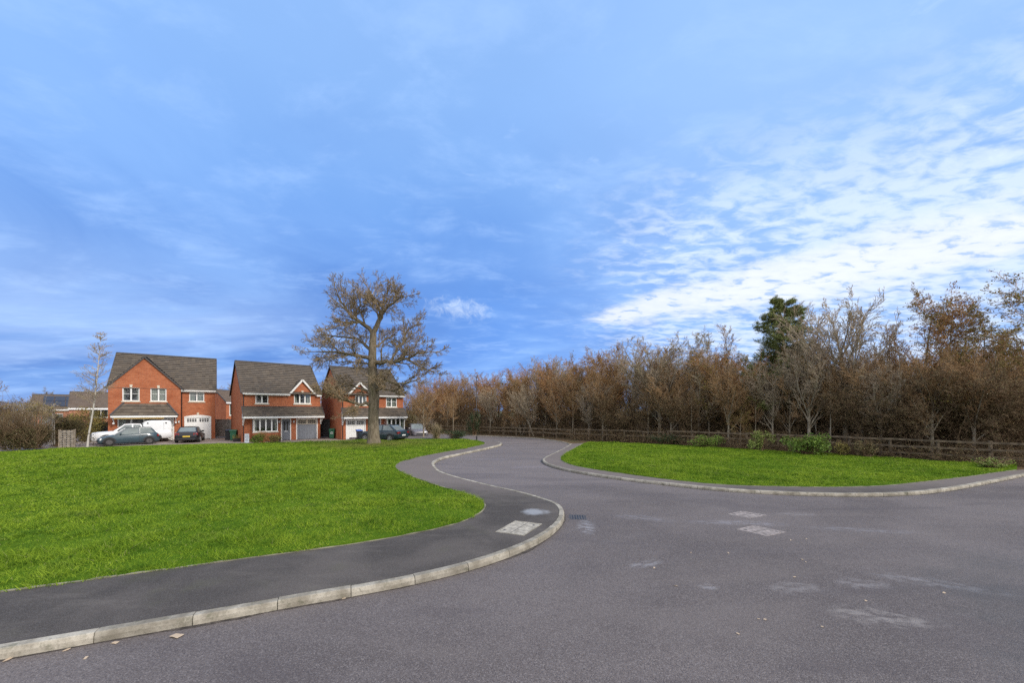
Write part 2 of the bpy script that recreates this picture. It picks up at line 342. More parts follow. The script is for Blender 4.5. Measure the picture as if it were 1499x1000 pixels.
MAT = dict(
    road=road_mat(), path=path_mat(), kerb=kerb_mat(), turf=turf_mat(), blades=blade_mat(), soil=soil_mat(), field=field_mat(), paving=block_paving(),
    brick=brick_mat('red_brick', (.35, .088, .034), (.475, .148, .062), (.35, .21, .14)),
    brick2=brick_mat('orange_brick', (.40, .15, .085), (.46, .19, .11), (.40, .28, .22)),
    tile=island('roof_tiles', [(.092, .074, .058), (.120, .098, .077), (.140, .112, .085), (.105, .089, .074), (.165, .134, .102)], .85),
    tile_b=island('brown_tiles', [(.16, .115, .085), (.20, .145, .105), (.18, .14, .11)], .85),
    ridge=plain('ridge_tile', (.075, .07, .07), .85), white=plain('white_upvc', (.80, .80, .78), .45, .06), cream=plain('cream_stone', (.62, .56, .45), .8, .1),
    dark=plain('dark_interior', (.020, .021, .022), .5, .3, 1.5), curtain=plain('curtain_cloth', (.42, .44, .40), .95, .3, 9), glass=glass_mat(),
    black=plain('black_plastic', (.022, .022, .025), .5), ochre=plain('ochre_timber', (.55, .36, .10), .7, .25, 9), greydoor=plain('grey_paint', (.16, .175, .205), .5, .08),
    steel=plain('grey_steel', (.28, .29, .30), .4, .1, metal=.6), bargewhite=plain('white_board', (.75, .74, .71), .6, .08),
    timber=plain('weathered_timber', (.27, .225, .17), .9, .35, 5, bump=.4), rail=plain('fence_timber', (.145, .108, .068), .9, .45, 4, bump=.4), greytimber=plain('grey_timber', (.26, .24, .215), .9, .35, 5, bump=.4),
    grit=plain('channel_grit', (.060, .050, .044), .95, .6, 12), edge=plain('edging_concrete', (.20, .185, .13), .9, .5, 3), concrete=plain('cover_concrete', (.37, .335, .275), .9, .35, 8, bump=.4), cover2=plain('cover_infill', (.265, .228, .212), .9, .4, 9, bump=.4), iron=plain('cast_iron', (.08, .075, .075), .7, .3, 12),
    car_green=plain('dark_green_car_paint', (.042, .072, .090), .2, .05, 2, spec=.6), car_white=plain('white_car_paint', (.78, .79, .80), .25, .03, 2, spec=.5), car_black=plain('black_car_paint', (.014, .014, .018), .2, .05, 2, spec=.6),
    car_teal=plain('dark_teal_car_paint', (.020, .038, .048), .2, .05, 2, spec=.6), car_silver=plain('grey_car_paint', (.20, .19, .21), .28, .05, 2, spec=.6), carglass=plain('car_glass', (.17, .20, .20), .06, .15, 2, spec=.8),  # car glass base lightened: sky reflection put into the colour
    tyre=plain('tyre_rubber', (.018, .018, .018), .85), rim=plain('alloy_rim', (.42, .42, .43), .35, .08, metal=.7), redlamp=plain('red_lamp', (.20, .012, .012), .2), lamp=plain('clear_lamp', (.72, .74, .74), .15), yplate=plain('yellow_plate', (.70, .50, .06), .5, .03), wplate=plain('white_plate', (.75, .75, .73), .5, .03),
    bingreen=plain('green_bin_plastic', (.035, .17, .085), .5, .1), blue=plain('blue_plastic', (.03, .13, .50), .45, .1), signw=plain('pale_sign', (.55, .60, .66), .5, .08), solar=plain('solar_panel', (.040, .045, .062), .4, .15, spec=.25),
    oakbark=bark_mat('oak_bark', (.125, .100, .068), (.235, .195, .14), 9), twig=bark_mat('brown_twigs', (.29, .175, .085), (.46, .30, .165), 2, 1, .0), palebark=bark_mat('pale_bark', (.21, .175, .125), (.38, .325, .245), 6), redtwig=bark_mat('russet_twigs', (.34, .18, .08), (.50, .275, .13), 2, 1, 0),
    darktwig=bark_mat('dark_twigs', (.13, .085, .050), (.26, .178, .105), 2, 1, 0), oaktwig=bark_mat('oak_twigs', (.21, .155, .095), (.36, .28, .185), 3, 1, 0), greytwig=bark_mat('grey_twigs', (.31, .24, .165), (.50, .40, .29), 3, 1, 0), birch=birch_mat(),
    leaf_brown=island('brown_leaves', [(.20, .11, .04), (.32, .18, .065), (.38, .23, .09), (.25, .16, .065)], .7), leaf_olive=island('olive_leaves', [(.13, .12, .035), (.22, .19, .05), (.29, .23, .065), (.17, .15, .06)], .7),
    leaf_yellow=island('yellow_leaves', [(.30, .24, .035), (.22, .20, .04), (.16, .16, .04)], .7), leaf_green=island('laurel_leaves', [(.075, .135, .022), (.125, .205, .03), (.21, .29, .05), (.095, .16, .03)], .55, .2), leaf_lime=island('lime_leaves', [(.16, .21, .045), (.26, .30, .08), (.13, .19, .04)], .6, .2),
    leaf_dark=island('ivy_leaves', [(.022, .042, .014), (.035, .06, .02), (.05, .075, .026)], .5, .4), needle=island('pine_needles', [(.11, .13, .04), (.17, .20, .06), (.26, .28, .09), (.14, .16, .05)], .7), leaf_red=island('red_leaves', [(.10, .025, .02), (.16, .045, .03), (.09, .04, .03)], .6),
    leaf_hedge=island('hedge_leaves', [(.05, .05, .022), (.09, .082, .034), (.13, .105, .05), (.075, .055, .03)], .8), leaf_dull=island('dull_leaves', [(.11, .10, .045), (.19, .165, .07), (.25, .195, .10), (.15, .10, .055)], .8), litter=island('fallen_leaf', [(.42, .20, .08), (.50, .38, .26), (.55, .48, .40)], .8))

# ------------------------------------------------------------------ object helpers
def props(o, label=None, cat=None, group=None, kind=None):
    for k, v in (('label', label), ('category', cat), ('group', group), ('kind', kind)):
        if v: o[k] = v
    return o
def empty(name, loc, rz, label, cat, group=None):
    o = bpy.data.objects.new(name, None); COL.objects.link(o); o.location = loc; o.rotation_euler = (0, 0, rz)
    o.empty_display_size = .3
    return props(o, label, cat, group)
def link(name, me, parent=None):
    o = bpy.data.objects.new(name, me); COL.objects.link(o)
    if parent is not None: o.parent = parent
    return o
def copy_tree(o, parent=None):
    c = o.copy(); COL.objects.link(c)
    if parent is not None: c.parent = parent
    for ch in list(o.children): copy_tree(ch, c)
    return c
def npmesh(name, V, F, mats, mi=None, smooth=False):
    """V (n,3), F (m,k) all faces with k corners, or a list of such arrays"""
    me = bpy.data.meshes.new(name)
    Fs = F if isinstance(F, list) else [F]
    V = np.asarray(V, np.float32)
    me.vertices.add(len(V)); me.vertices.foreach_set('co', V.ravel())
    tot = np.concatenate([np.full(len(f), f.shape[1], np.int32) for f in Fs]); idx = np.concatenate([f.ravel() for f in Fs]).astype(np.int32)
    me.loops.add(len(idx)); me.loops.foreach_set('vertex_index', idx)
    me.polygons.add(len(tot)); st = np.concatenate([[0], np.cumsum(tot)[:-1]]).astype(np.int32)
    me.polygons.foreach_set('loop_start', st)
    for m in mats: me.materials.append(m)
    if mi is not None: me.polygons.foreach_set('material_index', np.asarray(mi, np.int32))
    if smooth: me.polygons.foreach_set('use_smooth', np.ones(len(tot), bool))
    me.update(calc_edges=True)
    return me

class MB:
    def __init__(s): s.v = []; s.f = []; s.m = []; s.mats = []
    def mi(s, m):
        m = MAT[m]
        if m not in s.mats: s.mats.append(m)
        return s.mats.index(m)
    def face(s, pts, m):
        i = len(s.v); s.v += [tuple(p) for p in pts]; s.f.append(list(range(i, i+len(pts)))); s.m.append(s.mi(m))
    def hexa(s, c, m):
        """eight corners: bottom four counter-clockwise, then top four"""
        i = len(s.v); s.v += [tuple(p) for p in c]; k = s.mi(m)
        for f in ((3, 2, 1, 0), (4, 5, 6, 7), (0, 1, 5, 4), (1, 2, 6, 5), (2, 3, 7, 6), (3, 0, 4, 7)): s.f.append([i+a for a in f]); s.m.append(k)
    def box(s, x0, x1, y0, y1, z0, z1, m):
        s.hexa([(x0, y0, z0), (x1, y0, z0), (x1, y1, z0), (x0, y1, z0), (x0, y0, z1), (x1, y0, z1), (x1, y1, z1), (x0, y1, z1)], m)
    def bar(s, a, b, w, t, m, up=(0, 0, 1)):
        a, b = Vector(a), Vector(b); d = (b-a).normalized(); u = Vector(up); sx = d.cross(u)
        if sx.length < 1e-4: sx = d.cross(Vector((1, 0, 0)))
        sx.normalize(); u = sx.cross(d)
        c = []
        for p in (a, b): c += [p-sx*w/2-u*t/2, p+sx*w/2-u*t/2, p+sx*w/2+u*t/2, p-sx*w/2+u*t/2]
        s.hexa(c, m)
    def tube(s, a, b, r0, r1, m, n=10, cap=True):
        a, b = Vector(a), Vector(b); d = (b-a).normalized(); sx = d.cross(Vector((0, 0, 1)))
        if sx.length < 1e-3: sx = Vector((1, 0, 0))
        sx.normalize(); u = sx.cross(d); i = len(s.v); k = s.mi(m)
        for p, r in ((a, r0), (b, r1)):
            for j in range(n): q = 2*math.pi*j/n; s.v.append(tuple(p+sx*r*math.cos(q)+u*r*math.sin(q)))
        for j in range(n): s.f.append([i+j, i+(j+1) % n, i+n+(j+1) % n, i+n+j]); s.m.append(k)
        if cap: s.f.append([i+j for j in range(n)][::-1]); s.m.append(k); s.f.append([i+n+j for j in range(n)]); s.m.append(k)
    def loft(s, rings, m, cap=True, closed=True):
        i = len(s.v); n = len(rings[0]); k = s.mi(m)
        for r in rings: s.v += [tuple(p) for p in r]
        for a in range(len(rings)-1):
            for j in range(n if closed else n-1):
                s.f.append([i+a*n+j, i+a*n+(j+1) % n, i+(a+1)*n+(j+1) % n, i+(a+1)*n+j]); s.m.append(k)
        if cap:
            s.f.append([i+j for j in range(n)][::-1]); s.m.append(k)
            s.f.append([i+(len(rings)-1)*n+j for j in range(n)]); s.m.append(k)
    def build(s, name, parent=None, smooth=False, bevel=0, fixn=True):
        me = bpy.data.meshes.new(name); me.from_pydata(s.v, [], s.f)
        for m in s.mats: me.materials.append(m)
        me.polygons.foreach_set('material_index', s.m)
        if fixn:
            bm = bmesh.new(); bm.from_mesh(me); bmesh.ops.recalc_face_normals(bm, faces=bm.faces); bm.to_mesh(me); bm.free()
        if smooth: me.polygons.foreach_set('use_smooth', [True]*len(me.polygons))
        me.update()
        o = link(name, me, parent)
        if bevel:
            b = o.modifiers.new('bevel', 'BEVEL'); b.width = bevel; b.segments = 2; b.limit_method = 'ANGLE'
        return o

def catmull(P, step):
    P = [np.array(p, float) for p in P]; out = []
    for i in range(len(P)-1):
        p0 = P[max(i-1, 0)]; p1 = P[i]; p2 = P[i+1]; p3 = P[min(i+2, len(P)-1)]
        n = max(1, int(np.linalg.norm(p2-p1)/step))
        for k in range(n):
            t = k/n
            out.append(.5*((2*p1)+(-p0+p2)*t+(2*p0-5*p1+4*p2-p3)*t*t+(-p0+3*p1-3*p2+p3)*t**3))
    out.append(P[-1]); return np.array(out)
def smooth_line(P, step, it=2):
    Q = catmull(P, step)
    for _ in range(it): Q[1:-1] = .25*Q[:-2]+.5*Q[1:-1]+.25*Q[2:]
    return Q
def offset(P, d):
    t = np.gradient(P, axis=0); t /= np.linalg.norm(t, axis=1)[:, None]
    return P+np.stack([-t[:, 1], t[:, 0]], 1)*d
def inside(poly, pts):
    x, y = pts[:, 0], pts[:, 1]; r = np.zeros(len(pts), bool); n = len(poly); j = n-1
    for i in range(n):
        xi, yi = poly[i]; xj, yj = poly[j]
        if yi != yj:
            c = ((yi > y) != (yj > y)) & (x < (xj-xi)*(y-yi)/(yj-yi)+xi); r ^= c
        j = i
    return r
def dist_line(pts, line):
    best = np.full(len(pts), 1e9); par = np.zeros(len(pts))
    for i in range(len(line)-1):
        a, b = line[i], line[i+1]; d = b-a; L2 = (d*d).sum()+1e-12
        t = np.clip(((pts-a)@d)/L2, 0, 1); q = np.linalg.norm(pts-(a+t[:, None]*d), axis=1)
        m = q < best; best[m] = q[m]; par[m] = i+t[m]
    return best, par
def sheet(name, poly, zf, mat, grid=None, skirt=None, mats_extra=None):
    poly = np.asarray(poly, float); pts = [Vector(p) for p in poly]; n = len(pts)
    if grid:
        g = np.stack(np.meshgrid(np.arange(poly[:, 0].min(), poly[:, 0].max(), grid), np.arange(poly[:, 1].min(), poly[:, 1].max(), grid)), -1).reshape(-1, 2)
        g = g[inside(poly, g)]
        d, _ = dist_line(g, np.vstack([poly, poly[:1]])); g = g[d > grid*.4]
        pts += [Vector(p) for p in g]
    r = delaunay_2d_cdt(pts, [(i, (i+1) % n) for i in range(n)], [], 1, 1e-5)
    V = np.array([[p.x, p.y] for p in r[0]]); z = zf(V) if callable(zf) else np.full(len(V), zf)
    me = bpy.data.meshes.new(name); verts = [(a, b, c) for (a, b), c in zip(V, z)]; faces = [list(f) for f in r[2]]
    if skirt is not None:
        cnt = {}
        for f in faces:
            for a, b in zip(f, f[1:]+f[:1]): cnt[(a, b)] = 1
        k = len(verts); low = {}
        for (a, b) in list(cnt):
            if (b, a) not in cnt:
                for q in (a, b):
                    if q not in low: low[q] = len(verts); verts.append((verts[q][0], verts[q][1], skirt))
                faces.append([a, low[a], low[b], b])
    me.from_pydata(verts, [], faces); me.materials.append(MAT[mat]); me.update()
    o = link(name, me); return props(o, kind='structure')

# ------------------------------------------------------------------ ground, road, kerbs, paths, lawns
KERB_L = smooth_line([(-32, -7.2), (-20, -2), (-12, 1.53), (-8, 3.3), (-5.73, 4.3), (-4.94, 4.64), (-3.96, 5.07), (-2.99, 5.5), (-2.03, 5.92), (-1.23, 6.35), (-.53, 6.85), (.14, 7.5), (.75, 8.3), (1.15, 9.15), (1.36, 9.9), (1.42, 10.56), (1.33, 11.3), (1.03, 12.15), (.42, 13.05), (-.36, 13.85), (-1.23, 14.85), (-2.24, 16.06), (-3.09, 17.29), (-3.62, 18.4), (-3.98, 19.6), (-4.05, 20.8), (-3.87, 22.1), (-3.28, 23.7), (-2.3, 26.2), (-1.45, 28.35), (-.9, 30.2), (-.82, 31.6), (-1.25, 33.1), (-2.05, 34.4), (-3.11, 35.5), (-6, 37.6), (-10.5, 39.8)], .15, 6)
LAWN_E = smooth_line([(-34, -4.9), (-14, 2.9), (-7.55, 5.66), (-6.4, 6.2), (-5.33, 6.7), (-4.36, 7.14), (-3.34, 7.6), (-2.41, 8.15), (-1.78, 8.6), (-1.26, 9.1), (-.9, 9.8), (-.72, 10.6), (-.89, 11.4), (-1.36, 12.25), (-2.4, 13.4), (-3.49, 14.8), (-4.67, 16.5), (-5.44, 18.0), (-5.75, 19.4), (-5.65, 21), (-5.15, 22.6), (-4.37, 24.5), (-3.15, 27.3), (-2.3, 30), (-2.2, 31.6), (-2.7, 33.2), (-4.6, 36.4)], .2, 4)
FAR_E = np.array([(-8, 37.9), (-10.8, 37.6), (-12.6, 34.6), (-15.7, 33.9), (-18, 32.9), (-22, 32.7), (-25.7, 32.3), (-28.5, 31.2), (-31.3, 29.9), (-33.3, 28.2), (-35.5, 25.6), (-42, 18), (-48, 8), (-48, -4)])
KERB_R = smooth_line([(4.75, 31.2), (4.3, 29.5), (3.16, 25.9), (2.3, 23.4), (1.78, 21.8), (1.64, 20.7), (1.8, 19.3), (2.4, 17.8), (3.29, 16.5), (4.32, 15.43), (5.3, 14.62), (6.35, 13.85), (7.51, 13.15), (9.2, 12.62), (11.2, 12.42), (13.13, 12.65), (15.39, 13.4), (18.89, 14.95), (21.64, 16.22), (30, 20.0), (46, 27.5)], .15, 6)
LAWN_RE = smooth_line([(5.9, 31.6), (4.7, 28.2), (3.3, 23.9), (2.72, 21.6), (2.68, 20.2), (2.95, 18.9), (3.55, 17.8), (4.64, 16.5), (5.69, 15.35), (6.66, 14.5), (7.92, 13.85), (9.94, 13.55), (11.63, 13.52), (13.46, 13.8), (16.21, 14.75), (18.85, 15.75), (21.07, 16.7), (22.9, 17.4)], .2, 4)
LAWN_RB = [(24.2, 18.4), (23.4, 19.4), (22.0, 20.9), (20.4, 22.3), (18.6, 24.0), (15.5, 26.9), (11.7, 30.2), (8.5, 32.0), (6.6, 32.5)]
FARK = smooth_line([(-30, 50), (-18, 47.6), (-10, 45.2), (-4.84, 42.6), (-.1, 39.9), (2.08, 38.3), (3.6, 35.6), (4.4, 33.4), (4.75, 31.2)], .2, 5)

# upstand of the left kerb by distance along it (dropped crossing in the middle)
def kerb_h(P):
    h = np.full(len(P), .125)
    x, y = P[:, 0], P[:, 1]
    ss = lambda v, a, b: (lambda t: t*t*(3-2*t))(np.clip((v-a)/(b-a), 0, 1))
    dip = ss(y, 10.6, 12.4)*(1-ss(y, 17.6, 19.2))
    end = ss(y, 33.0, 35.0)
    return h-.105*np.maximum(dip, end)
hL = kerb_h(KERB_L)

def kerb(name, P, side, h, joint=.95):
    """P: foot of the kerb face on the road; side +1 puts the kerb to the left of the line"""
    seg = np.concatenate([[0], np.cumsum(np.linalg.norm(np.diff(P, axis=0), axis=1))])
    n = int(seg[-1]/joint); V = []; F = []; rg = np.random.default_rng(3)
    prof = [(0, -.03), (.0, .55), (.018, .93), (.032, 1.0), (.135, 1.0), (.135, -.03)]
    for k in range(n):
        a, b = k*joint+.005, (k+1)*joint-.005; m = 5
        s = np.linspace(a, b, m); x = np.interp(s, seg, P[:, 0]); y = np.interp(s, seg, P[:, 1]); q = np.stack([x, y], 1)
        t = np.gradient(q, axis=0); t /= np.linalg.norm(t, axis=1)[:, None]; nn = np.stack([-t[:, 1], t[:, 0]], 1)*side
        hh = np.interp(s, seg, h)+rg.normal(0, .0025); off = rg.normal(0, .003)
        i = len(V)
        for j in range(m):
            for (o, z) in prof:
                w = q[j]+nn[j]*(o+off); V.append((w[0], w[1], z*hh[j] if z > 0 else z))
        c = len(prof)
        for j in range(m-1):
            for e in range(c-1): F.append([i+j*c+e, i+j*c+e+1, i+(j+1)*c+e+1, i+(j+1)*c+e])
        F.append([i+e for e in range(c)]); F.append([i+(m-1)*c+e for e in range(c)][::-1])
    me = bpy.data.meshes.new(name); me.from_pydata(V, [], F); me.materials.append(MAT['kerb']); me.update()
    bm = bmesh.new(); bm.from_mesh(me); bmesh.ops.recalc_face_normals(bm, faces=bm.faces); bm.to_mesh(me); bm.free()
    return props(link(name, me), kind='structure')
kerb('kerb', KERB_L, 1, hL)
kerb('kerb', KERB_R, 1, np.full(len(KERB_R), .105))
kerb('kerb', FARK, 1, np.full(len(FARK), .06))

sheet('ground', [(-2500, -2500), (2500, -2500), (2500, 2500), (-2500, 2500)], -.42, 'field')
sheet('road', [(-60, -60), (70, -60), (70, 37.5), (46, 27.3), (22, 17.5), (12, 14), (5.2, 31.2), (4.7, 33.6), (3.8, 35.9), (2.25, 38.6), (0, 40.2), (-4.8, 42.9), (-10, 45.5), (-18, 47.9), (-18, 40), (-10, 38), (-3, 33), (-2, 29), (-6, 20), (-4, 14), (-2, 9), (-8, 4.5), (-60, -18)], 0.0, 'road', skirt=-.5)
sheet('driveway', [(-60, 20), (-3.5, 20), (-3.5, 36), (-9.5, 39.6), (-9.5, 60), (-60, 60)], -.2, 'paving', skirt=-.5)
def grit(P, side, seed):
    rg = np.random.default_rng(seed); n = len(P); w = np.convolve(rg.random(n+8), np.ones(5)/5, 'valid')[:n]; w = .012+.16*np.clip(w-.42, 0, 1)+.02*rg.random(n)
    t = np.gradient(P, axis=0); t /= np.linalg.norm(t, axis=1)[:, None]; nn = np.stack([-t[:, 1], t[:, 0]], 1)*side
    a, b = P+nn*.01, P-nn*w[:, None]; V = []
    for i in range(n): V += [(*a[i], .004), (*b[i], .004)]
    me = bpy.data.meshes.new('kerb_grit'); me.from_pydata(V, [], [[2*i, 2*i+1, 2*i+3, 2*i+2] for i in range(n-1)]); me.materials.append(MAT['grit']); me.update(); props(link('kerb_grit', me), kind='structure')
grit(KERB_L, 1, 1); grit(KERB_R, 1, 2)
backL = offset(KERB_L, .14)
def z_path(V):
    d, par = dist_line(V, KERB_L); h = np.interp(par, np.arange(len(hL)), hL)-.006
    k = np.clip((d-.14)/1.6, 0, 1); return h*(1-k)+.122*k
LEN = len(LAWN_E)
sheet('footpath', np.vstack([backL[::2], LAWN_E[::-2]]), z_path, 'path', grid=.35)
backR = offset(KERB_R, .13)
nR = int(np.argmin(np.linalg.norm(KERB_R-np.array([25, 17.7]), axis=1)))
sheet('footpath', np.vstack([backR[:nR:2], LAWN_RE[::-2]]), lambda V: np.full(len(V), .10), 'path', grid=.5)
def edging(P, z, name='path_edging'):
    a, b = offset(P, -.02), offset(P, .02); rg = np.random.default_rng(5); V = []; F = []
    for i in range(len(P)):
        dz = rg.normal(0, .004); V += [(*a[i], z-.1), (*a[i], z+.008+dz), (*b[i], z+.008+dz), (*b[i], z-.1)]
    for i in range(len(P)-1):
        for e in range(3): F.append([4*i+e, 4*i+e+1, 4*i+5+e, 4*i+4+e])
    me = bpy.data.meshes.new(name); me.from_pydata(V, [], F); me.materials.append(MAT['edge']); me.update()
    return props(link(name, me), kind='structure')
edging(LAWN_E, .125); edging(LAWN_RE, .10)
LAWN_POLY = np.vstack([offset(LAWN_E, .018)[::2], FAR_E])
rg_e = np.random.default_rng(2); GRASS_L = np.vstack([offset(LAWN_E, 0)+0*LAWN_E, FAR_E]); GRASS_L[:LEN] = np.array([offset(LAWN_E, o)[i] for i, o in enumerate(rg_e.normal(-.015, .045, LEN))])
def z_lawn(V):
    d, _ = dist_line(V, FAR_E[:-2]); t = np.clip(d/7.0, 0, 1); t = t*t*(3-2*t)
    de, _ = dist_line(V, LAWN_E)
    return -.03+.16*t+.035*np.sin(V[:, 0]*.55)*np.sin(V[:, 1]*.43+1)*t+.03*np.clip(de/1.5, 0, 1)
sheet('lawn', LAWN_POLY, z_lawn, 'turf', grid=.6, skirt=-.5)
RLAWN_POLY = np.vstack([offset(LAWN_RE, .018)[::2], LAWN_RB])
def z_rlawn(V):
    de, _ = dist_line(V, LAWN_RE); return .105+.05*np.clip(de/2, 0, 1)+.02*np.sin(V[:, 0]*.8)*np.sin(V[:, 1]*.7)
sheet('lawn', RLAWN_POLY, z_rlawn, 'turf', grid=.6, skirt=-.5)
sheet('woodland_floor', np.vstack([offset(FARK, .14)[::3], [(5.0, 30.6), (9.0, 30.4), (11.7, 28.9), (15.5, 25.6), (18.6, 22.7), (22.0, 19.4), (23.1, 17.6), (24.5, 17.65), (30, 20.2), (46, 27.7), (90, 48), (90, 160), (-30, 160)]]), .06, 'soil', skirt=-.5)

def vnoise(P, sc, seed):
    """cheap value noise for clumping"""
    rg = np.random.default_rng(seed); T = rg.random((64, 64)); q = P*sc; i = np.floor(q).astype(int); f = q-i; f = f*f*(3-2*f)
    a = T[i[:, 0] % 64, i[:, 1] % 64]; b = T[(i[:, 0]+1) % 64, i[:, 1] % 64]; c = T[i[:, 0] % 64, (i[:, 1]+1) % 64]; d = T[(i[:, 0]+1) % 64, (i[:, 1]+1) % 64]
    return (a*(1-f[:, 0])+b*f[:, 0])*(1-f[:, 1])+(c*(1-f[:, 0])+d*f[:, 0])*f[:, 1]
def grass(poly, zf, seed, dens, label, edge=None):
    rg = np.random.default_rng(seed); lo, hi = poly.min(0), poly.max(0); lo[0] = max(lo[0], -42); lo[1] = max(lo[1], 2)
    n = int((hi-lo).prod()*dens); P = lo+rg.random((n, 2))*(hi-lo)
    D = np.linalg.norm(P, axis=1)
    keep = (rg.random(n) < np.clip(10.5/np.maximum(D, 6), .26, 1)**1.15) & (np.abs(P[:, 0]) < 1.42*P[:, 1]+2.5)
    P = P[keep]; P = P[inside(poly[::4], P)]; P = P[inside(poly, P)] if len(P) < 2e5 else P; n = len(P); D = np.linalg.norm(P, axis=1)
    cl = .34*vnoise(P, .9, seed)+.38*vnoise(P, 2.6, seed+1)+.28*vnoise(P, 6, seed+2)
    H = (.032+.112*np.clip((cl-.36)*2.2, 0, 1)**1.2)*rg.uniform(.6, 1.3, n)
    if edge is not None:
        de, _ = dist_line(P, edge); H *= np.clip(.75+de*.4, .75, 1)
    W = np.clip(.0042*D/8, .0048, .015)*rg.uniform(.8, 1.4, n)
    a = rg.uniform(0, 2*np.pi, n); lean = rg.normal(0, .95, (n, 2))*H[:, None]; z = zf(P)-.006
    wx, wy = np.cos(a)*W, np.sin(a)*W
    V = np.empty((n, 3, 3)); V[:, 0] = np.stack([P[:, 0]-wx, P[:, 1]-wy, z], 1); V[:, 1] = np.stack([P[:, 0]+wx, P[:, 1]+wy, z], 1)
    V[:, 2] = np.stack([P[:, 0]+lean[:, 0], P[:, 1]+lean[:, 1], z+H], 1)
    me = npmesh('grass', V.reshape(-1, 3), np.arange(n*3).reshape(-1, 3), [MAT['blades']])
    return props(link('grass', me), label, 'grass', kind='stuff')
grass(GRASS_L, z_lawn, 21, 1500, 'short bright green grass of the large left hand lawn', LAWN_E)
grass(RLAWN_POLY, z_rlawn, 31, 1900, 'short bright green grass of the right hand lawn before the fence', LAWN_RE)

# ------------------------------------------------------------------ trees
class Grow:
    def __init__(s, seed): s.t = {}; s.lv = {}; s.leaf = []; s.r = random.Random(seed); s.tips = []
    def add(s, pts, rad, sides, part): s.t.setdefault((len(pts), sides, part), []).append((pts, rad))
    def arrays(s, part):
        Vs = []; Fs = []; b = 0
        for (n, k, p), L in s.t.items():
            if p != part: continue
            P = np.array([[tuple(q) for q in a] for a, _ in L]); Rr = np.array([r for _, r in L]); T = len(L)
            t = np.gradient(P, axis=1); t /= np.linalg.norm(t, axis=2)[..., None]+1e-9
            ref = np.where(np.abs(t[:, :1, 2:]) < .9, np.array([0, 0, 1.]), np.array([1., 0, 0]))
            u = np.cross(t, np.broadcast_to(ref, t.shape)); u /= np.linalg.norm(u, axis=2)[..., None]+1e-9; v = np.cross(t, u)
            a = 2*np.pi*np.arange(k)/k
            V = P[:, :, None]+Rr[:, :, None, None]*(u[:, :, None]*np.cos(a)[:, None]+v[:, :, None]*np.sin(a)[:, None])
            i = np.arange(T*n*k).reshape(T, n, k)+b
            F = np.stack([i[:, :-1], np.roll(i, -1, 2)[:, :-1], np.roll(i, -1, 2)[:, 1:], i[:, 1:]], -1).reshape(-1, 4)
            Vs.append(V.reshape(-1, 3)); Fs.append(F); b += T*n*k
        if not Vs: return np.zeros((0, 3)), np.zeros((0, 4), int)
        return np.concatenate(Vs), np.concatenate(Fs)
    def leaves(s):
        if not s.leaf: return np.zeros((0, 3)), np.zeros((0, 4), int)
        P = np.array([tuple(p) for p, _ in s.leaf]); S = np.array([q for _, q in s.leaf]); n = len(P); rg = np.random.default_rng(n)
        return leaf_quads(P, S, rg, getattr(s, 'asp', .55), getattr(s, 'up', 0))

def leaf_quads(P, S, rg, asp=.55, up=0):
    n = len(P); a = rg.normal(size=(n, 3)); a[:, 2] += up; a /= np.linalg.norm(a, axis=1)[:, None]; b = np.cross(a, rg.normal(size=(n, 3))); b /= np.linalg.norm(b, axis=1)[:, None]
    a *= S[:, None]; b *= S[:, None]*asp
    V = np.stack([P-a, P+b*.9-a*.1, P+a, P-b*.9-a*.1], 1).reshape(-1, 3)
    return V, np.arange(n*4).reshape(-1, 4)

def rnd_perp(d, r):
    v = Vector((r.gauss(0, 1), r.gauss(0, 1), r.gauss(0, 1))); v -= d*v.dot(d)
    return v.normalized() if v.length > 1e-6 else Vector((1, 0, 0))

def branch(S, p, d, L, r, lv, Q):
    """Q: per-level tuples seg, wig, trop, n, start, ang, ratio, sides + top, leaf"""
    q = Q['lv'][lv]; rr = S.r; n = q['seg']; pts = [Vector(p)]; d = Vector(d).normalized(); dirs = [d]
    for i in range(n):
        d = (d+rnd_perp(d, rr)*q['wig']+Vector((0, 0, q['trop']))).normalized()
        pts.append(pts[-1]+d*(L/n)); dirs.append(d)
    tip = q.get('tip', .35)
    rad = [max(r*(1-(1-tip)*i/n), Q['rmin']) for i in range(n+1)]
    S.add(pts, rad, q['sides'], q['part'])
    along_children(S, pts, dirs, rad, L, lv, Q)

def along_children(S, pts, dirs, rad, L, lv, Q):
    q = Q['lv'][lv]; rr = S.r; n = len(pts)-1
    if lv+1 >= len(Q['lv']):
        for (m, sz, prob) in Q.get('leaf', ()):
            for k in range(m):
                if rr.random() < prob:
                    t = rr.uniform(.3, 1)*n; i = min(int(t), n-1); c = pts[i].lerp(pts[i+1], t-i)
                    S.leaf.append((c+Vector((rr.gauss(0, sz), rr.gauss(0, sz), rr.gauss(0, sz))), sz*rr.uniform(.6, 1.2)))
        return
    N = q['n'] if isinstance(q['n'], int) else rr.randint(*q['n'])
    for k in range(N):
        t = q['start']+(1-q['start'])*((k+rr.random())/N); x = t*n; i = min(int(x), n-1); p = pts[i].lerp(pts[i+1], x-i); d = dirs[min(i+1, n)]
        az = rnd_perp(d, rr); ang = R(rr.gauss(q['ang'], q.get('angv', 9)))
        c = (d*math.cos(ang)+az*math.sin(ang)).normalized()
        l = L*q['ratio']*rr.uniform(.65, 1.15)*(1-q.get('fall', .45)*t)
        branch(S, p, c, l, max(min(rad[i]*.62, rad[i]-.001), Q['rmin'])*(.5+.5*q['ratio']) if lv else rad[i]*q.get('rr', .42), lv+1, Q)

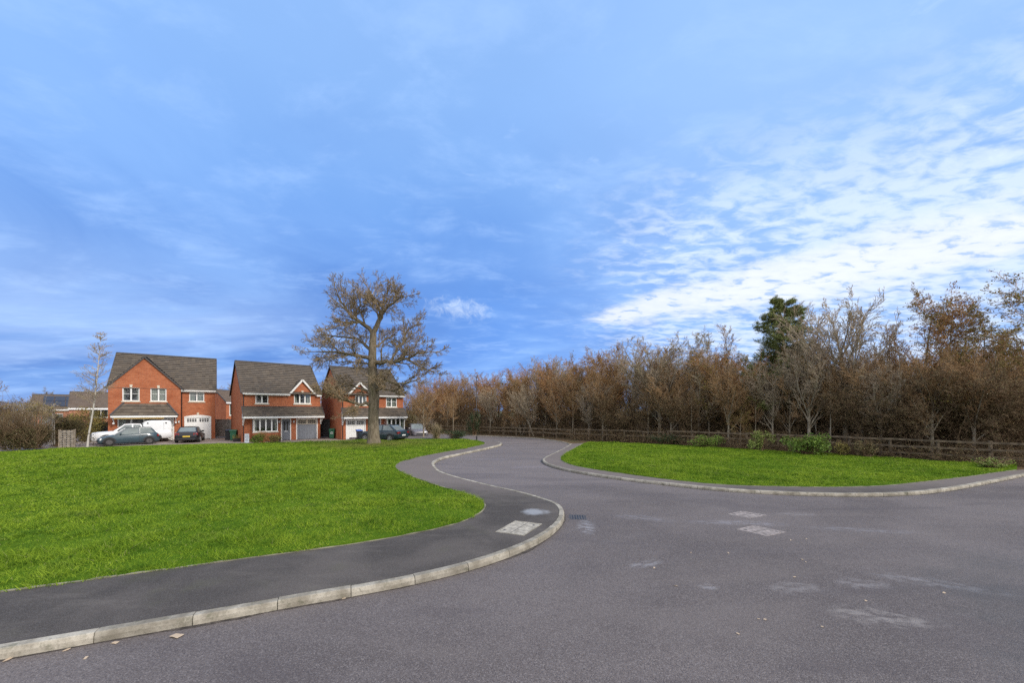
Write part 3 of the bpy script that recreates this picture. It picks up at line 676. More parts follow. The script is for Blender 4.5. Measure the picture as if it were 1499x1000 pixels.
def spec(levels, rmin=.006, leaf=()): return dict(lv=levels, rmin=rmin, leaf=leaf)
def lvl(seg, wig, trop, n, start, ang, ratio, sides, part, **k): return dict(seg=seg, wig=wig, trop=trop, n=n, start=start, ang=ang, ratio=ratio, sides=sides, part=part, **k)

def tree_parts(S, mats):
    """-> list of (part name, mesh) : trunk with limbs, crown of twigs and leaves"""
    out = []
    v, f = S.arrays('trunk'); out.append(('trunk', npmesh('trunk', v, f, [MAT[mats[0]]], smooth=True)))
    v, f = S.arrays('crown'); lv, lf = S.leaves(); V = np.vstack([v, lv]); F = np.vstack([f, lf+len(v)])
    mi = np.concatenate([np.zeros(len(f), int), np.ones(len(lf), int)])
    out.append(('crown', npmesh('crown', V, F, [MAT[mats[1]], MAT[mats[2] if len(mats) > 2 else mats[1]]], mi)))
    return out
def tree_obj(name, parts, loc, rz, sc, label, cat='tree', group=None):
    t = empty(name, loc, rz, label, cat, group); t.scale = sc if isinstance(sc, tuple) else (sc, sc, sc)
    for n, me in parts: link(n, me, t)
    return t

# --- woodland prototypes, each about 10 m tall
def proto(kind, seed):
    S = Grow(seed); rr = S.r
    if kind == 'fan':            # bare tree, many ascending limbs making a fan
        Q = spec([lvl(8, .03, .02, 18, .26, 36, .86, 7, 'trunk', rr=.6, fall=.22, angv=9, tip=.4), lvl(7, .055, .055, 11, .18, 30, .42, 4, 'trunk', fall=.35, tip=.3), lvl(4, .08, .04, 8, .12, 36, .52, 3, 'crown', fall=.35), lvl(3, .1, .03, 4, .1, 38, .55, 3, 'crown'), lvl(2, .12, .02, 0, 0, 0, 0, 3, 'crown')], .0085)
        branch(S, (0, 0, 0), (0, 0, 1), 5.4, .13, 0, Q)
    elif kind == 'multi':        # several leaning stems from one stool
        Q = spec([lvl(8, .06, .02, 14, .22, 42, .36, 6, 'trunk', rr=.5, fall=.15, tip=.25), lvl(5, .10, .05, 8, .10, 40, .52, 4, 'crown', fall=.35), lvl(4, .12, .03, 5, .1, 42, .58, 3, 'crown'), lvl(2, .14, .02, 3, 0, 42, .62, 3, 'crown'), lvl(2, .12, .02, 0, 0, 0, 0, 3, 'crown')], .0085, [(1, .04, .25)])
        for k in range(6):
            a = k*1.05+rr.random(); branch(S, (math.cos(a)*.2, math.sin(a)*.2, 0), (math.cos(a)*.34, math.sin(a)*.34, 1), rr.uniform(6.2, 9.0), .085, 0, Q)
    elif kind in ('leafy', 'oakling', 'yellow'):     # some leaves still on
        nl = {'leafy': [(3, .06, .6)], 'oakling': [(3, .065, .6)], 'yellow': [(3, .055, .5)]}[kind]
        Q = spec([lvl(8, .05, .02, 19, .2, 52, .42, 7, 'trunk', rr=.45, fall=.40, tip=.15), lvl(5, .1, .06, 9, .12, 42, .52, 4, 'crown', fall=.3), lvl(4, .13, .04, 6, .1, 42, .56, 3, 'crown'), lvl(3, .14, .02, 3, 0, 42, .6, 3, 'crown'), lvl(2, .1, 0, 0, 0, 0, 0, 3, 'crown')], .0075, nl)
        branch(S, (0, 0, 0), (0, 0, 1), 9.2, .12, 0, Q)
    elif kind == 'pole':         # slim, tall, thin crown
        Q = spec([lvl(9, .025, .01, 26, .3, 40, .22, 6, 'trunk', rr=.35, fall=.5, tip=.12), lvl(4, .08, .08, 8, .12, 34, .52, 3, 'crown', fall=.3), lvl(3, .1, .05, 6, .1, 36, .6, 3, 'crown'), lvl(2, .1, .03, 0, 0, 0, 0, 3, 'crown')], .008, [(1, .045, .35)])
        branch(S, (0, 0, 0), (0, 0, 1), 9.6, .085, 0, Q)
    elif kind == 'scrub':        # dense thorn
        Q = spec([lvl(6, .1, .02, 12, .08, 45, .55, 5, 'trunk', rr=.5, fall=.2, tip=.2), lvl(5, .14, .03, 9, .1, 45, .5, 3, 'crown', fall=.3), lvl(4, .16, .02, 6, .05, 48, .55, 3, 'crown'), lvl(2, .16, 0, 4, 0, 48, .55, 3, 'crown'), lvl(2, .1, 0, 0, 0, 0, 0, 3, 'crown')], .008, [(2, .04, .35)])
        for k in range(5):
            a = k*1.26+rr.random(); branch(S, (math.cos(a)*.15, math.sin(a)*.15, 0), (math.cos(a)*.5, math.sin(a)*.5, 1), rr.uniform(4.8, 6.2), .06, 0, Q)
    elif kind == 'pine':
        Q = spec([lvl(9, .015, .0, 66, .16, 56, .31, 8, 'trunk', rr=.33, fall=.80, tip=.12, angv=8), lvl(5, .07, .07, 13, .15, 42, .46, 4, 'crown', fall=.3), lvl(3, .08, .06, 5, .3, 40, .5, 3, 'crown', fall=.2), lvl(2, .05, .06, 0, 0, 0, 0, 3, 'crown')], .006)
        branch(S, (0, 0, 0), (0, 0, 1), 10.2, .16, 0, Q)
        # needle tufts: each twig end carries a brush of thin needles
        L = [a for (n, k, p), q in S.t.items() if n == 3 and p == 'crown' for a in q]
        for pts, rad in L:
            for k in range(13):
                c = pts[0].lerp(pts[-1], rr.uniform(.2, 1.15)); S.leaf.append((c+Vector((rr.gauss(0, .045), rr.gauss(0, .045), rr.gauss(.03, .045))), rr.uniform(.08, .15)))
        S.asp = .10; S.up = .5
    return S
KINDS = [('fan', 'palebark', 'greytwig', None), ('fan', 'palebark', 'twig', None), ('multi', 'palebark', 'twig', 'leaf_dull'), ('multi', 'twig', 'redtwig', 'leaf_brown'), ('leafy', 'oakbark', 'twig', 'leaf_olive'), ('oakling', 'oakbark', 'redtwig', 'leaf_brown'), ('pole', 'palebark', 'twig', 'leaf_dull'), ('scrub', 'darktwig', 'darktwig', 'leaf_dull'), ('yellow', 'palebark', 'twig', 'leaf_yellow'), ('pine', 'oakbark', 'darktwig', 'needle')]
PR = {}; PS = {}; PH = {}
for i, (k, a, b, c) in enumerate(KINDS):
    S = proto(k, 100+i*7); key = (k if k not in PR else k+'2'); PS[key] = (S, (a, b, c or b)); PR[key] = tree_parts(S, (a, b, c or b)); PH[key] = float(np.percentile(S.arrays('crown')[0][:, 2], 99.7))

def at(px, Y): return (px-749.5)/562*Y
def hgt(py, Y): return CAM_H-(py-601)/562*Y

FENCE = np.array([(-12, 47.2), (-8.1, 46), (-3.8, 43.6), (-.7, 41.9), (2.76, 39.4), (6.81, 35.3), (11.8, 31.4), (16.0, 27.9), (19.4, 25.1), (21.9, 22.4), (23.9, 20.0), (25.2, 18.6)])
def fence_y(px):
    """depth of the fence line along the ray through column px"""
    t = (px-749.5)/562; q = FENCE[:, 0]/FENCE[:, 1]
    return float(np.interp(t, q, FENCE[:, 1]))
WOOD = 'trees at the edge of the wood'
def wood_tree(kind, px, top, back, label, name='bare_tree', wid=1.0, cat='tree', lean=0, group=WOOD):
    Y = fence_y(px)+back; X = at(px, Y); H = hgt(top, Y)
    base = PH[kind]
    s = (H-.05)/base; t = tree_obj(name, PR[kind], (X, Y, .05), random.uniform(0, 6.28), (s*wid, s*wid, s), label, cat, group)
    if lean: t.rotation_euler = (0, R(lean), t.rotation_euler[2])
    return t
T = wood_tree
T('multi2', 648, 553, 6, 'russet fuzzy topped bare tree just right of the oak crown, behind the dark grey car')
T('multi', 676, 548, 7, 'brown bare tree behind the slim young tree beside the low green bush')
T('oakling', 705, 547, 6, 'russet leaved tree right behind the dark lamp column', 'oak_tree')
T('multi2', 732, 545, 6, 'russet bare tree above the young sapling where the road ends')
T('fan2', 756, 541, 5, 'brown bare fan crowned tree over the far left fence posts')
T('multi', 781, 534, 5, 'dull brown bare tree just right of the leaning pale trunk')
T('fan', 801, 522, 5, 'grey bare tree with upright twiggy top where the wood starts to rise')
T('multi2', 824, 521, 4, 'russet bare many stemmed tree over the end of the open fence')
T('leafy', 846, 520, 4, 'olive brown tree with thin remaining leaves behind the tip of the right lawn', 'leafy_tree')
T('multi', 868, 514, 4, 'brown many stemmed bare tree left of the orange brown oak')
T('oakling', 895, 506, 4, 'orange brown oak with dark tufted top at the left of the white cloud bank', 'oak_tree', 1.1)
T('fan2', 925, 508, 5, 'thin brown bare tree close right of the orange brown oak')
T('fan', 966, 494, 2.2, 'pale grey bare tree spreading in a wide fan from a forked trunk', wid=1.15)
T('multi', 996, 500, 3.5, 'brown bare bush like tree between the pale fan tree and the yellowish one')
T('yellow', 1038, 480, 2.6, 'tree with a yellow olive leafy heart above the low dark evergreen shrub', 'leafy_tree', .95)
T('pole', 1062, 474, 6, 'tall slim bare tree rising behind the yellow olive tree')
T('multi2', 1088, 508, 3.5, 'russet bare tree immediately left of the pine')
T('yellow', 1084, 585, 1.2, 'small bright yellow leaved sapling low in front of the wood', 'sapling', 1.1)
T('pine', 1138, 438, 4.2, 'tall dark green pine with a pointed tufted top', 'pine_tree', 1.3, group=None)
T('fan', 1131, 532, 1.8, 'bare tree with a straight pale trunk standing in front of the pine', wid=.8)
T('pole', 1172, 468, 5, 'slim bare tree directly right of the pine top')
T('pole', 1196, 458, 4, 'tall slim bare tree midway from the pine to the great fan tree')
T('multi', 1200, 505, 2.5, 'low brown many stemmed tree above the big glossy laurel')
T('fan', 1238, 433, 2.2, 'tallest bare tree with a rounded fan of fine grey twigs', wid=.92)
T('multi', 1268, 500, 4, 'brown bare tree low at the right of the tallest fan tree')
T('pole', 1300, 474, 3, 'slim bare tree alone in the gap right of the tallest fan tree')
T('oakling', 1345, 428, 3.6, 'brown leaved oak with a tall leafy top right of the gap in the wood', 'oak_tree', 1.05)
T('leafy', 1385, 418, 2.6, 'olive leaved tree with the highest tufted tip beside the brown oak', 'leafy_tree', 1.0)
T('pole', 1412, 470, 4, 'thin twiggy tree between the olive tree and the right edge trees')
T('leafy', 1440, 428, 3.5, 'sparse olive tree through which the white cloud shows', 'leafy_tree', .9)
T('leafy', 1528, 385, 2.0, 'large leaved tree cut by the right edge', 'leafy_tree', 1.35)
T('scrub', 1400, 540, 1.6, 'dark dense thorn bush behind the right hand rails', 'thorn_bush', 1.2)
T('scrub', 1330, 545, 1.6, 'dark dense thorn bush below the brown leaved oak', 'thorn_bush', 1.2)
T('scrub', 1468, 520, 1.8, 'dark thorn bush at the right end of the fence', 'thorn_bush', 1.2)
T('scrub', 1275, 560, 1.6, 'dark thorn bush right of the tallest fan tree trunk', 'thorn_bush', 1.2)
T('scrub', 1000, 570, 1.8, 'dark thorn bush right of the forked pale trunk', 'thorn_bush', 1.2)
T('scrub', 920, 575, 1.8, 'dark thorn bush under the orange brown oak', 'thorn_bush', 1.3)

for px, top, back, kd, lb in ((655, 575, 2.0, 'fan2', 'slim pale stemmed tree left of the dark lamp column'), (718, 566, 2.2, 'fan', 'pale stemmed bare tree just right of the dark lamp column'), (764, 570, 1.6, 'multi', 'low bare tree under the crown of the leaning tree'), (815, 556, 1.6, 'fan2', 'low bare fan tree above the last open rails'), (838, 548, 1.4, 'pole', 'thin pale pole tree left of the tip of the right lawn'), (862, 560, 1.2, 'fan', 'low pale forked tree directly behind the tip of the right lawn'), (882, 548, 1.0, 'fan2', 'bare tree with pale stem below the orange brown oak'),
                          (948, 540, 1.4, 'pole', 'thin bare pole left of the forked pale trunk'), (982, 535, 1.3, 'fan2', 'bare fan tree touching the right side of the forked pale tree'), (1012, 545, 1.2, 'pole', 'thin bare pole left of the yellow olive tree'), (1022, 520, 2.4, 'fan', 'pale bare tree partly behind the yellow olive tree'), (1066, 530, 1.2, 'fan2', 'low bare fan tree right of the yellow olive trunk'), (1105, 550, 1.8, 'pole', 'thin pale pole tree left of the trunk before the pine'),
                          (1156, 540, 2.2, 'fan2', 'bare brown tree overlapping the right side of the pine'), (1185, 500, 1.4, 'fan', 'pale bare tree over the left part of the broad laurel'), (1215, 520, 1.2, 'pole', 'thin bare pole left of the tallest fan tree'), (1262, 515, 1.5, 'fan2', 'bare fan tree under the right side of the tallest one'), (1290, 530, 1.0, 'fan', 'low pale bare tree in the gap of the wood'), (1318, 500, 1.6, 'pole', 'bare pole tree left of the brown leaved oak'), (1365, 510, .9, 'fan2', 'bare fan tree in front of the brown leaved oak'), (1425, 510, 1.2, 'fan2', 'bare fan tree in front of the sparse olive tree'), (1458, 490, 2.2, 'pole', 'bare pole tree left of the large leaved edge tree')):
    T(kd, px, top, back, lb)
# --- the mass of the wood behind: one stuff object
SRC = {}
for o in COL.objects:
    if o.type == 'MESH' and o.parent is not None:
        for k, parts in PR.items():
            for n, me in parts:
                if o.data == me and (k, n) not in SRC: SRC[(k, n)] = o
def merged(name, items, label, cat):
    """items: (prototype key, x, y, rot, scale, z): points that geometry nodes turn into copies of the trees"""
    keys = sorted({i[0] for i in items}); me = bpy.data.meshes.new(name); me.from_pydata([(i[1], i[2], i[5]) for i in items], [], [])
    for nm, ty, vals in (('kind', 'INT', [keys.index(i[0]) for i in items]), ('turn', 'FLOAT_VECTOR', [v for i in items for v in (0, 0, i[3])]), ('size', 'FLOAT', [i[4] for i in items])):
        at_ = me.attributes.new(nm, ty, 'POINT'); at_.data.foreach_set('vector' if ty == 'FLOAT_VECTOR' else 'value', vals)
    o = link(name, me); g = bpy.data.node_groups.new(name, 'GeometryNodeTree')
    g.interface.new_socket('Geometry', in_out='INPUT', socket_type='NodeSocketGeometry'); g.interface.new_socket('Geometry', in_out='OUTPUT', socket_type='NodeSocketGeometry')
    N, L = g.nodes, g.links; gi = N.new('NodeGroupInput'); go = N.new('NodeGroupOutput'); J = N.new('GeometryNodeJoinGeometry'); L.new(J.outputs[0], go.inputs[0])
    def attr(nm, ty): q = N.new('GeometryNodeInputNamedAttribute'); q.data_type = ty; q.inputs[0].default_value = nm; return [x for x in q.outputs if x.enabled][0]
    kd, tu, sz = attr('kind', 'INT'), attr('turn', 'FLOAT_VECTOR'), attr('size', 'FLOAT')
    for i, k in enumerate(keys):
        c = N.new('FunctionNodeCompare'); c.data_type = 'INT'; c.operation = 'EQUAL'; e = [x for x in c.inputs if x.enabled]; L.new(kd, e[0]); e[1].default_value = i
        for part in ('trunk', 'crown'):
            oi = N.new('GeometryNodeObjectInfo'); oi.transform_space = 'ORIGINAL'; oi.inputs['Object'].default_value = SRC[(k, part)]; oi.inputs['As Instance'].default_value = True
            ip = N.new('GeometryNodeInstanceOnPoints'); L.new(gi.outputs[0], ip.inputs['Points']); L.new([x for x in c.outputs if x.enabled][0], ip.inputs['Selection']); L.new(oi.outputs['Geometry'], ip.inputs['Instance'])
            er = N.new('FunctionNodeEulerToRotation'); L.new(tu, er.inputs[0]); L.new(er.outputs[0], ip.inputs['Rotation']); L.new(sz, ip.inputs['Scale']); L.new(ip.outputs[0], J.inputs[0])
    md = o.modifiers.new('trees', 'NODES'); md.node_group = g
    return props(o, label, cat, kind='stuff')
rw = random.Random(5); items = []
for i in range(88):
    px = 588+(i+rw.random())*10.7; back = rw.choice([5, 7, 9, 11, 14])+rw.random()*2; Y = fence_y(px)+back
    top = float(np.interp(px, [588, 620, 700, 800, 880, 960, 1040, 1130, 1250, 1350, 1499], [560, 554, 550, 534, 522, 520, 515, 515, 528, 510, 500]))+rw.uniform(-9, 24)
    k = rw.choice(['multi', 'fan2', 'fan2', 'multi2', 'fan', 'leafy', 'multi', 'pole', 'leafy', 'yellow']); base = PH[k]
    items.append((k, at(px, Y), Y, rw.uniform(0, 6.28), (hgt(top, Y)-.05)/base, .05))
for i in range(46):
    px = 610+(i+rw.random())*20; Y = fence_y(px)+rw.uniform(3, 6); top = float(np.interp(px, [600, 860, 1100, 1499], [606, 598, 594, 586]))+rw.uniform(-10, 15)
    items.append(('scrub', at(px, Y), Y, rw.uniform(0, 6.28), (hgt(top, Y)-.05)/PH['scrub']*1.05, .05))
merged('woodland', items, 'dense brown leafless wood filling the space behind the single trees', 'woodland')

def thicket():
    S = Grow(77); rr = S.r
    L = np.concatenate([[0], np.cumsum(np.linalg.norm(np.diff(FENCE, axis=0), axis=1))]); tot = L[-1]
    for i in range(4200):
        s = rr.uniform(0, tot); k = min(int(np.searchsorted(L, s))-1, len(L)-2); k = max(k, 0); t = (s-L[k])/(L[k+1]-L[k])
        a = FENCE[k]*(1-t)+FENCE[k+1]*t; d = FENCE[k+1]-FENCE[k]; d /= np.linalg.norm(d); n = np.array([-d[1], d[0]])
        if n[1] < 0: n = -n
        back = rr.uniform(.25, 1)**1.5*5.5+.25
        if a[0] > 5.5 and rr.random() < .24: back = -abs(rr.gauss(0, .28))-.05
        p = a+n*back
        h = rr.uniform(.5, 1.5)+max(back, 0)*.42*rr.random()
        v = Vector((rr.gauss(0, .45), rr.gauss(0, .45), 1)).normalized(); pts = [Vector((p[0], p[1], .03))]
        for q in range(4): v = (v+rnd_perp(v, rr)*.28-Vector((0, 0, .10*q))).normalized(); pts.append(pts[-1]+v*h/4)
        r0 = rr.uniform(.006, .013); S.add(pts, [r0, r0*.9, r0*.8, r0*.7, r0*.5], 3, 'crown')
        for q in range(5):
            x = rr.uniform(.8, 4); i2 = min(int(x), 3); b = pts[i2].lerp(pts[i2+1], x-i2); w = Vector((rr.gauss(0, 1), rr.gauss(0, 1), rr.gauss(.3, .7))).normalized(); l = rr.uniform(.2, .55)
            S.add([b, b+w*l*.5, b+w*l+Vector((0, 0, -.05))], [.006, .005, .004], 3, 'crown')
            for z in range(3):
                if rr.random() < .55: S.leaf.append((b+w*l*rr.random()+Vector((rr.gauss(0, .05),)*3), rr.uniform(.02, .045)))
    v, f = S.arrays('crown'); lv, lf = S.leaves()
    me = npmesh('bramble_thicket', np.vstack([v, lv]), np.vstack([f, lf+len(v)]), [MAT['darktwig'], MAT['leaf_dull']], np.concatenate([np.zeros(len(f), int), np.ones(len(lf), int)]))
    props(link('bramble_thicket', me), 'tangled brown brambles along and behind the timber rails', 'brambles', kind='stuff')
thicket()

# --- the oak on the lawn: its main limbs follow the real tree, twigs grow on them
def oak():
    Y0 = 30.9; X0 = at(547, Y0); z0 = .07
    S = Grow(42); rr = S.r
    def W(px, py, dy=0): Y = Y0+dy; return Vector((at(px, Y)-X0, dy, hgt(py, Y)-z0))
    tr = [W(547.5, 652), W(547, 640), W(546.5, 620), W(547, 600), W(547.5, 580), W(546, 560), W(545.5, 540), W(545, 520), W(546, 500), W(546.5, 488)]
    S.add([W(547.8, 653.5)]+tr, [.85, .60, .47, .42, .40, .43, .38, .35, .31, .27, .25], 12, 'trunk')
    SP = [lvl(6, .16, .03, 9, .12, 48, .42, 6, 'trunk', fall=.25, tip=.25), lvl(7, .13, .02, 9, .18, 38, .48, 4, 'crown', fall=.25, tip=.3), lvl(5, .15, .025, 5, .12, 38, .54, 3, 'crown', fall=.2), lvl(3, .17, .02, 3, .1, 38, .62, 3, 'crown', fall=.2), lvl(2, .16, .02, 0, 0, 0, 0, 3, 'crown')]
    Q = spec(SP, .0095); QL = spec(SP, .0095, [(1, .05, .25)])
    def limb(P, r0, r1, kids=11, start=.28, Lc=2.6, q=Q, lv=0):
        P = [Vector(p) for p in P]; C = [Vector(c) for c in catmull([tuple(p) for p in P], .35)]
        for c in C[2:]: c += Vector((rr.gauss(0, .05), rr.gauss(0, .05), rr.gauss(0, .05)))
        n = len(C); rad = [1.02*(r0+(r1-r0)*i/(n-1)) for i in range(n)]
        S.add(C, rad, 8, 'trunk')
        dirs = [(C[min(i+1, n-1)]-C[max(i-1, 0)]).normalized() for i in range(n)]
        for k in range(kids):
            t = start+(1-start)*(k+rr.random())/kids; i = min(int(t*(n-1)), n-2); d = dirs[i]; az = rnd_perp(d, rr); az.z += .15; ang = R(rr.gauss(46, 10))
            branch(S, C[i], (d*math.cos(ang)+az.normalized()*math.sin(ang)), Lc*rr.uniform(.7, 1.25)*(1-.30*t), max(rad[i]*.45, .035), 1, q)
        branch(S, C[-1], dirs[-1], Lc*.6, r1*.9, 1, q)
    # upper fork
    limb([W(546.5, 490.0), W(540, 480.0, .1), W(528, 472.0, .3), W(516, 464.8, .4), W(508, 454.4, .3), W(500, 441.6, 0), W(494, 432.0, -.2)], .20, .05, 15, .25, 2.3)
    limb([W(516, 465.6, .4), W(522, 453.6, .8), W(527, 443.2, 1.2), W(524, 433.6, 1.4)], .10, .04, 8, .1, 1.7)
    limb([W(528, 472.0, .3), W(512, 472.0, -.6), W(500, 476.8, -1.2), W(488, 480.0, -1.5)], .09, .03, 8, .2, 1.6)
    limb([W(546.5, 488.0), W(552, 476.8, -.1), W(558, 465.6, -.3), W(560, 456.0, -.4), W(553, 443.2, -.3), W(545, 432.0, 0), W(540, 425.6, .1)], .20, .05, 15, .25, 2.3)
    limb([W(560, 459.2, -.4), W(569, 448.0, -.9), W(580, 440.0, -1.2), W(592, 433.6, -1.3)], .11, .035, 9, .15, 1.8)
    limb([W(560, 457.6, -.4), W(564, 441.6, .5), W(568, 429.6, .9)], .09, .035, 8, .2, 1.7)
    # middle limbs
    limb([W(545.5, 525), W(530, 522, -.6), W(512, 518, -1.2), W(494, 516, -1.6), W(476, 514, -1.8), W(462, 514, -1.9)], .17, .04, 15, .25, 2.2)
    limb([W(545.5, 515), W(532, 503, .8), W(515, 495, 1.6), W(496, 492, 2.0), W(478, 496, 2.2)], .15, .04, 13, .25, 2.1)
    limb([W(545, 532), W(528, 532, 1.2), W(510, 530, 2.0), W(497, 530, 2.4)], .10, .03, 8, .3, 1.6)
    limb([W(545.5, 530), W(560, 531, -.5), W(578, 530, -.9), W(596, 525, -1.2), W(612, 518, -1.5), W(628, 516, -1.5)], .20, .045, 15, .25, 2.3)
    limb([W(572, 530, -.8), W(580, 516, -.2), W(588, 500, .3), W(598, 484, .6), W(606, 476, .8)], .11, .035, 11, .2, 2.0)
    limb([W(546, 512), W(556, 503, .6), W(568, 496, 1.2), W(578, 490, 1.6)], .10, .03, 8, .3, 1.7)
    limb([W(596, 526, -1.2), W(612, 536, -1.6), W(626, 541, -1.8), W(636, 544, -1.9)], .08, .025, 8, .2, 1.5)
    # low limbs
    limb([W(546, 555), W(560, 556, -1.0), W(576, 560, -1.6), W(592, 563, -2.0), W(610, 556, -2.3)], .11, .03, 9, .3, 1.7)
    limb([W(546, 596), W(536, 590, -.3), W(526, 592, -.6), W(514, 590, -.9), W(502, 584, -1.0), W(490, 577, -1.1), W(479, 574, -1.2)], .15, .04, 15, .3, 1.7, QL)
    limb([W(546, 574), W(532, 570, .8), W(516, 566, 1.2), W(500, 566, 1.5), W(486, 566, 1.6)], .10, .03, 12, .25, 1.7, QL)
    limb([W(547, 575), W(558, 570, -.5), W(568, 572, -.8), W(580, 570, -1.0)], .07, .025, 9, .2, 1.3, QL)
    for k in range(46):      # short shoots low on the trunk
        z = rr.uniform(4.2, 7.0); a = rr.uniform(0, 6.28); branch(S, (math.cos(a)*.3, math.sin(a)*.3, z), (math.cos(a), math.sin(a), .35), rr.uniform(.5, 1.5), .018, 2, QL)
    parts = tree_parts(S, ('oakbark', 'oaktwig', 'leaf_brown'))
    tree_obj('oak_tree', parts, (X0, Y0, z0), 0, 1, 'large bare oak with a thick straight trunk alone on the lawn before the third house', 'tree')
oak()

def birch():
    Y = 30.2; X = at(128, Y); S = Grow(9); rr = S.r
    def W(px, py): return Vector((at(px, Y)-X, 0, hgt(py, Y)))
    tr = [W(128, 655), W(129.5, 640), W(134, 615), W(138, 590), W(140.5, 570), W(143, 545), W(145, 520), W(147, 500), W(148.5, 488)]
    S.add(tr, [.085, .058, .05, .043, .036, .027, .018, .011, .006], 8, 'trunk')
    Q = spec([None, lvl(5, .1, .06, 7, .12, 36, .42, 4, 'crown', fall=.3), lvl(3, .14, -.02, 4, .05, 38, .5, 3, 'crown'), lvl(2, .16, -.06, 0, 0, 0, 0, 3, 'crown')], .0065, [(1, .03, .12)])
    for k in range(64):
        t = rr.uniform(.36, .985); x = t*8; i = min(int(x), 7); p = tr[i].lerp(tr[i+1], x-i); a = rr.uniform(0, 6.28)
        branch(S, p, (math.cos(a), math.sin(a), .62), rr.uniform(1.3, 2.3)*(1.15-t), .02, 1, Q)
    tree_obj('birch_tree', tree_parts(S, ('birch', 'greytwig', 'leaf_dull')), (X, Y, 0), 0, 1, 'slender leaning birch with white bark in front of the parked cars', 'tree')
birch()
def young(px, Y, top, label, key, wid, name='young_tree'):
    s = hgt(top, Y)/PH[key]; t = tree_obj(name, PR[key], (at(px, Y), Y, 0), random.uniform(0, 6), (s*wid, s*wid, s), label)
    return t
young(620, 40.2, 566, 'small bare tree with upright branches beside the dark grey car', 'fan2', 1.1, 'small_tree')
young(664, 43.3, 574, 'slim young tree with a thin straight stem behind the low green bush', 'pole', 1.1)
young(738, 42.3, 600, 'tiny bare sapling beyond the fence at the end of the road', 'pole', 1.2, 'sapling')
t = young(781, 41.0, 562, 'pale trunked tree leaning to the left over the far fence', 'fan', .9, 'leaning_tree'); t.rotation_euler = (0, R(-20), 0)

def bush(name, loc, size, mats, n, label, leafsize=.05, cat='shrub', twigs=120, seed=1, shape=1.0):
    """leaf-sized faces through an uneven volume, with stems inside"""
    rg = np.random.default_rng(seed); rx, ry, h = size; S = Grow(seed); rr = S.r
    nl = 16; cen = np.stack([rg.normal(0, .42, nl)*rx, rg.normal(0, .42, nl)*ry, rg.uniform(.25, .85, nl)*h], 1); cr = rg.uniform(.28, .5, nl)
    k = rg.integers(0, nl, n); d = rg.normal(size=(n, 3)); d /= np.linalg.norm(d, axis=1)[:, None]; rad = rg.random(n)**.45
    P = cen[k]+d*(rad*cr[k])[:, None]*np.array([rx, ry, h*.75]); P = P[P[:, 2] > .02]; P[:, 2] = np.minimum(P[:, 2], h*1.12)
    for i in range(twigs):
        c = cen[rr.randrange(nl)]; e = Vector((c[0]+rr.gauss(0, .25)*rx, c[1]+rr.gauss(0, .25)*ry, c[2]+rr.uniform(0, .4)*h)); b = Vector((rr.gauss(0, .15)*rx, rr.gauss(0, .15)*ry, 0))
        m = b.lerp(e, .5)+Vector((rr.gauss(0, .06), rr.gauss(0, .06), .1*h)); S.add([b, m, e], [.014, .01, .005], 3, 'crown')
    v, f = S.arrays('crown'); lv, lf = leaf_quads(P, rg.uniform(.6, 1.25, len(P))*leafsize, rg)
    t = empty(name, loc, 0, label, cat)
    link('stem', npmesh('stem', v, f, [MAT[mats[1]]]), t); link('foliage', npmesh('foliage', lv, lf, [MAT[mats[0]]]), t)
    return t
def on(px, Y, z=.05): return (at(px, Y), Y, z)
bush('laurel_bush', on(1113, 25.2, .12), (.62, .6, 1.25), ('leaf_lime', 'darktwig'), 1900, 'small yellow green laurel bush before the fence below the pine', .055, seed=3)
bush('laurel_bush', on(1181, 23.2, .12), (1.15, .9, 1.2), ('leaf_green', 'darktwig'), 3400, 'broad glossy green laurel bush right of the yellow green one', .06, seed=4)
bush('evergreen_shrub', on(1035, 27.7, .12), (1.3, .8, .95), ('leaf_green', 'darktwig'), 2400, 'low dark green evergreen shrub at the fence below the yellow olive tree', .045, seed=5)
bush('ivy_shrub', on(975, 30.2, .12), (1.5, .6, .8), ('leaf_dark', 'darktwig'), 1800, 'low dark ivy mound against the fence left of the evergreen shrub', .05, seed=31)
bush('fence_shrub', on(1268, 22.0, .12), (.6, .5, .9), ('leaf_dull', 'darktwig'), 900, 'small dull brown green shrub at the rails right of the broad laurel', .045, seed=32)
bush('fence_shrub', on(1232, 22.6, .12), (.55, .5, .8), ('leaf_olive', 'darktwig'), 800, 'small olive shrub touching the right side of the broad laurel', .045, seed=33)
bush('weed_clump', on(1452, 17.9, .12), (.9, .5, .45), ('leaf_lime', 'darktwig'), 900, 'low yellow green weeds at the foot of the fence near the right edge', .045, seed=34)
bush('clipped_bush', on(666, 38.0, -.05), (1.15, .9, .85), ('leaf_dark', 'darktwig'), 3400, 'low rounded dark green bush beside the end of the footpath', .045, seed=6)
bush('grey_shrub', on(640, 37.9, -.1), (.75, .6, 1.6), ('leaf_dull', 'greytwig'), 1500, 'spiky grey brown shrub in front of the dark grey car', .045, seed=7, twigs=220)
bush('holly_bush', on(695, 42.5, 0), (.75, .4, 2.6), ('leaf_dark', 'darktwig'), 2800, 'upright dark holly at the fence in front of the lamp column', .06, seed=8)
bush('dark_bush', on(598, 44.0, -.1), (1.8, 1.3, 3.2), ('leaf_dull', 'darktwig'), 4200, 'big brown green bush against the right side of the third house', .06, seed=18)
bush('olive_shrub', on(126, 37.2, -.2), (2.2, 1.5, 3.0), ('leaf_olive', 'darktwig'), 9000, 'wide olive and ochre leaved shrub behind the birch', .065, seed=9)
bush('climber_mass', on(92, 32.0, -.2), (2.1, .9, 2.35), ('leaf_hedge', 'darktwig'), 7500, 'brown tangled climbers behind the square stack of slats', .06, seed=41, twigs=400)
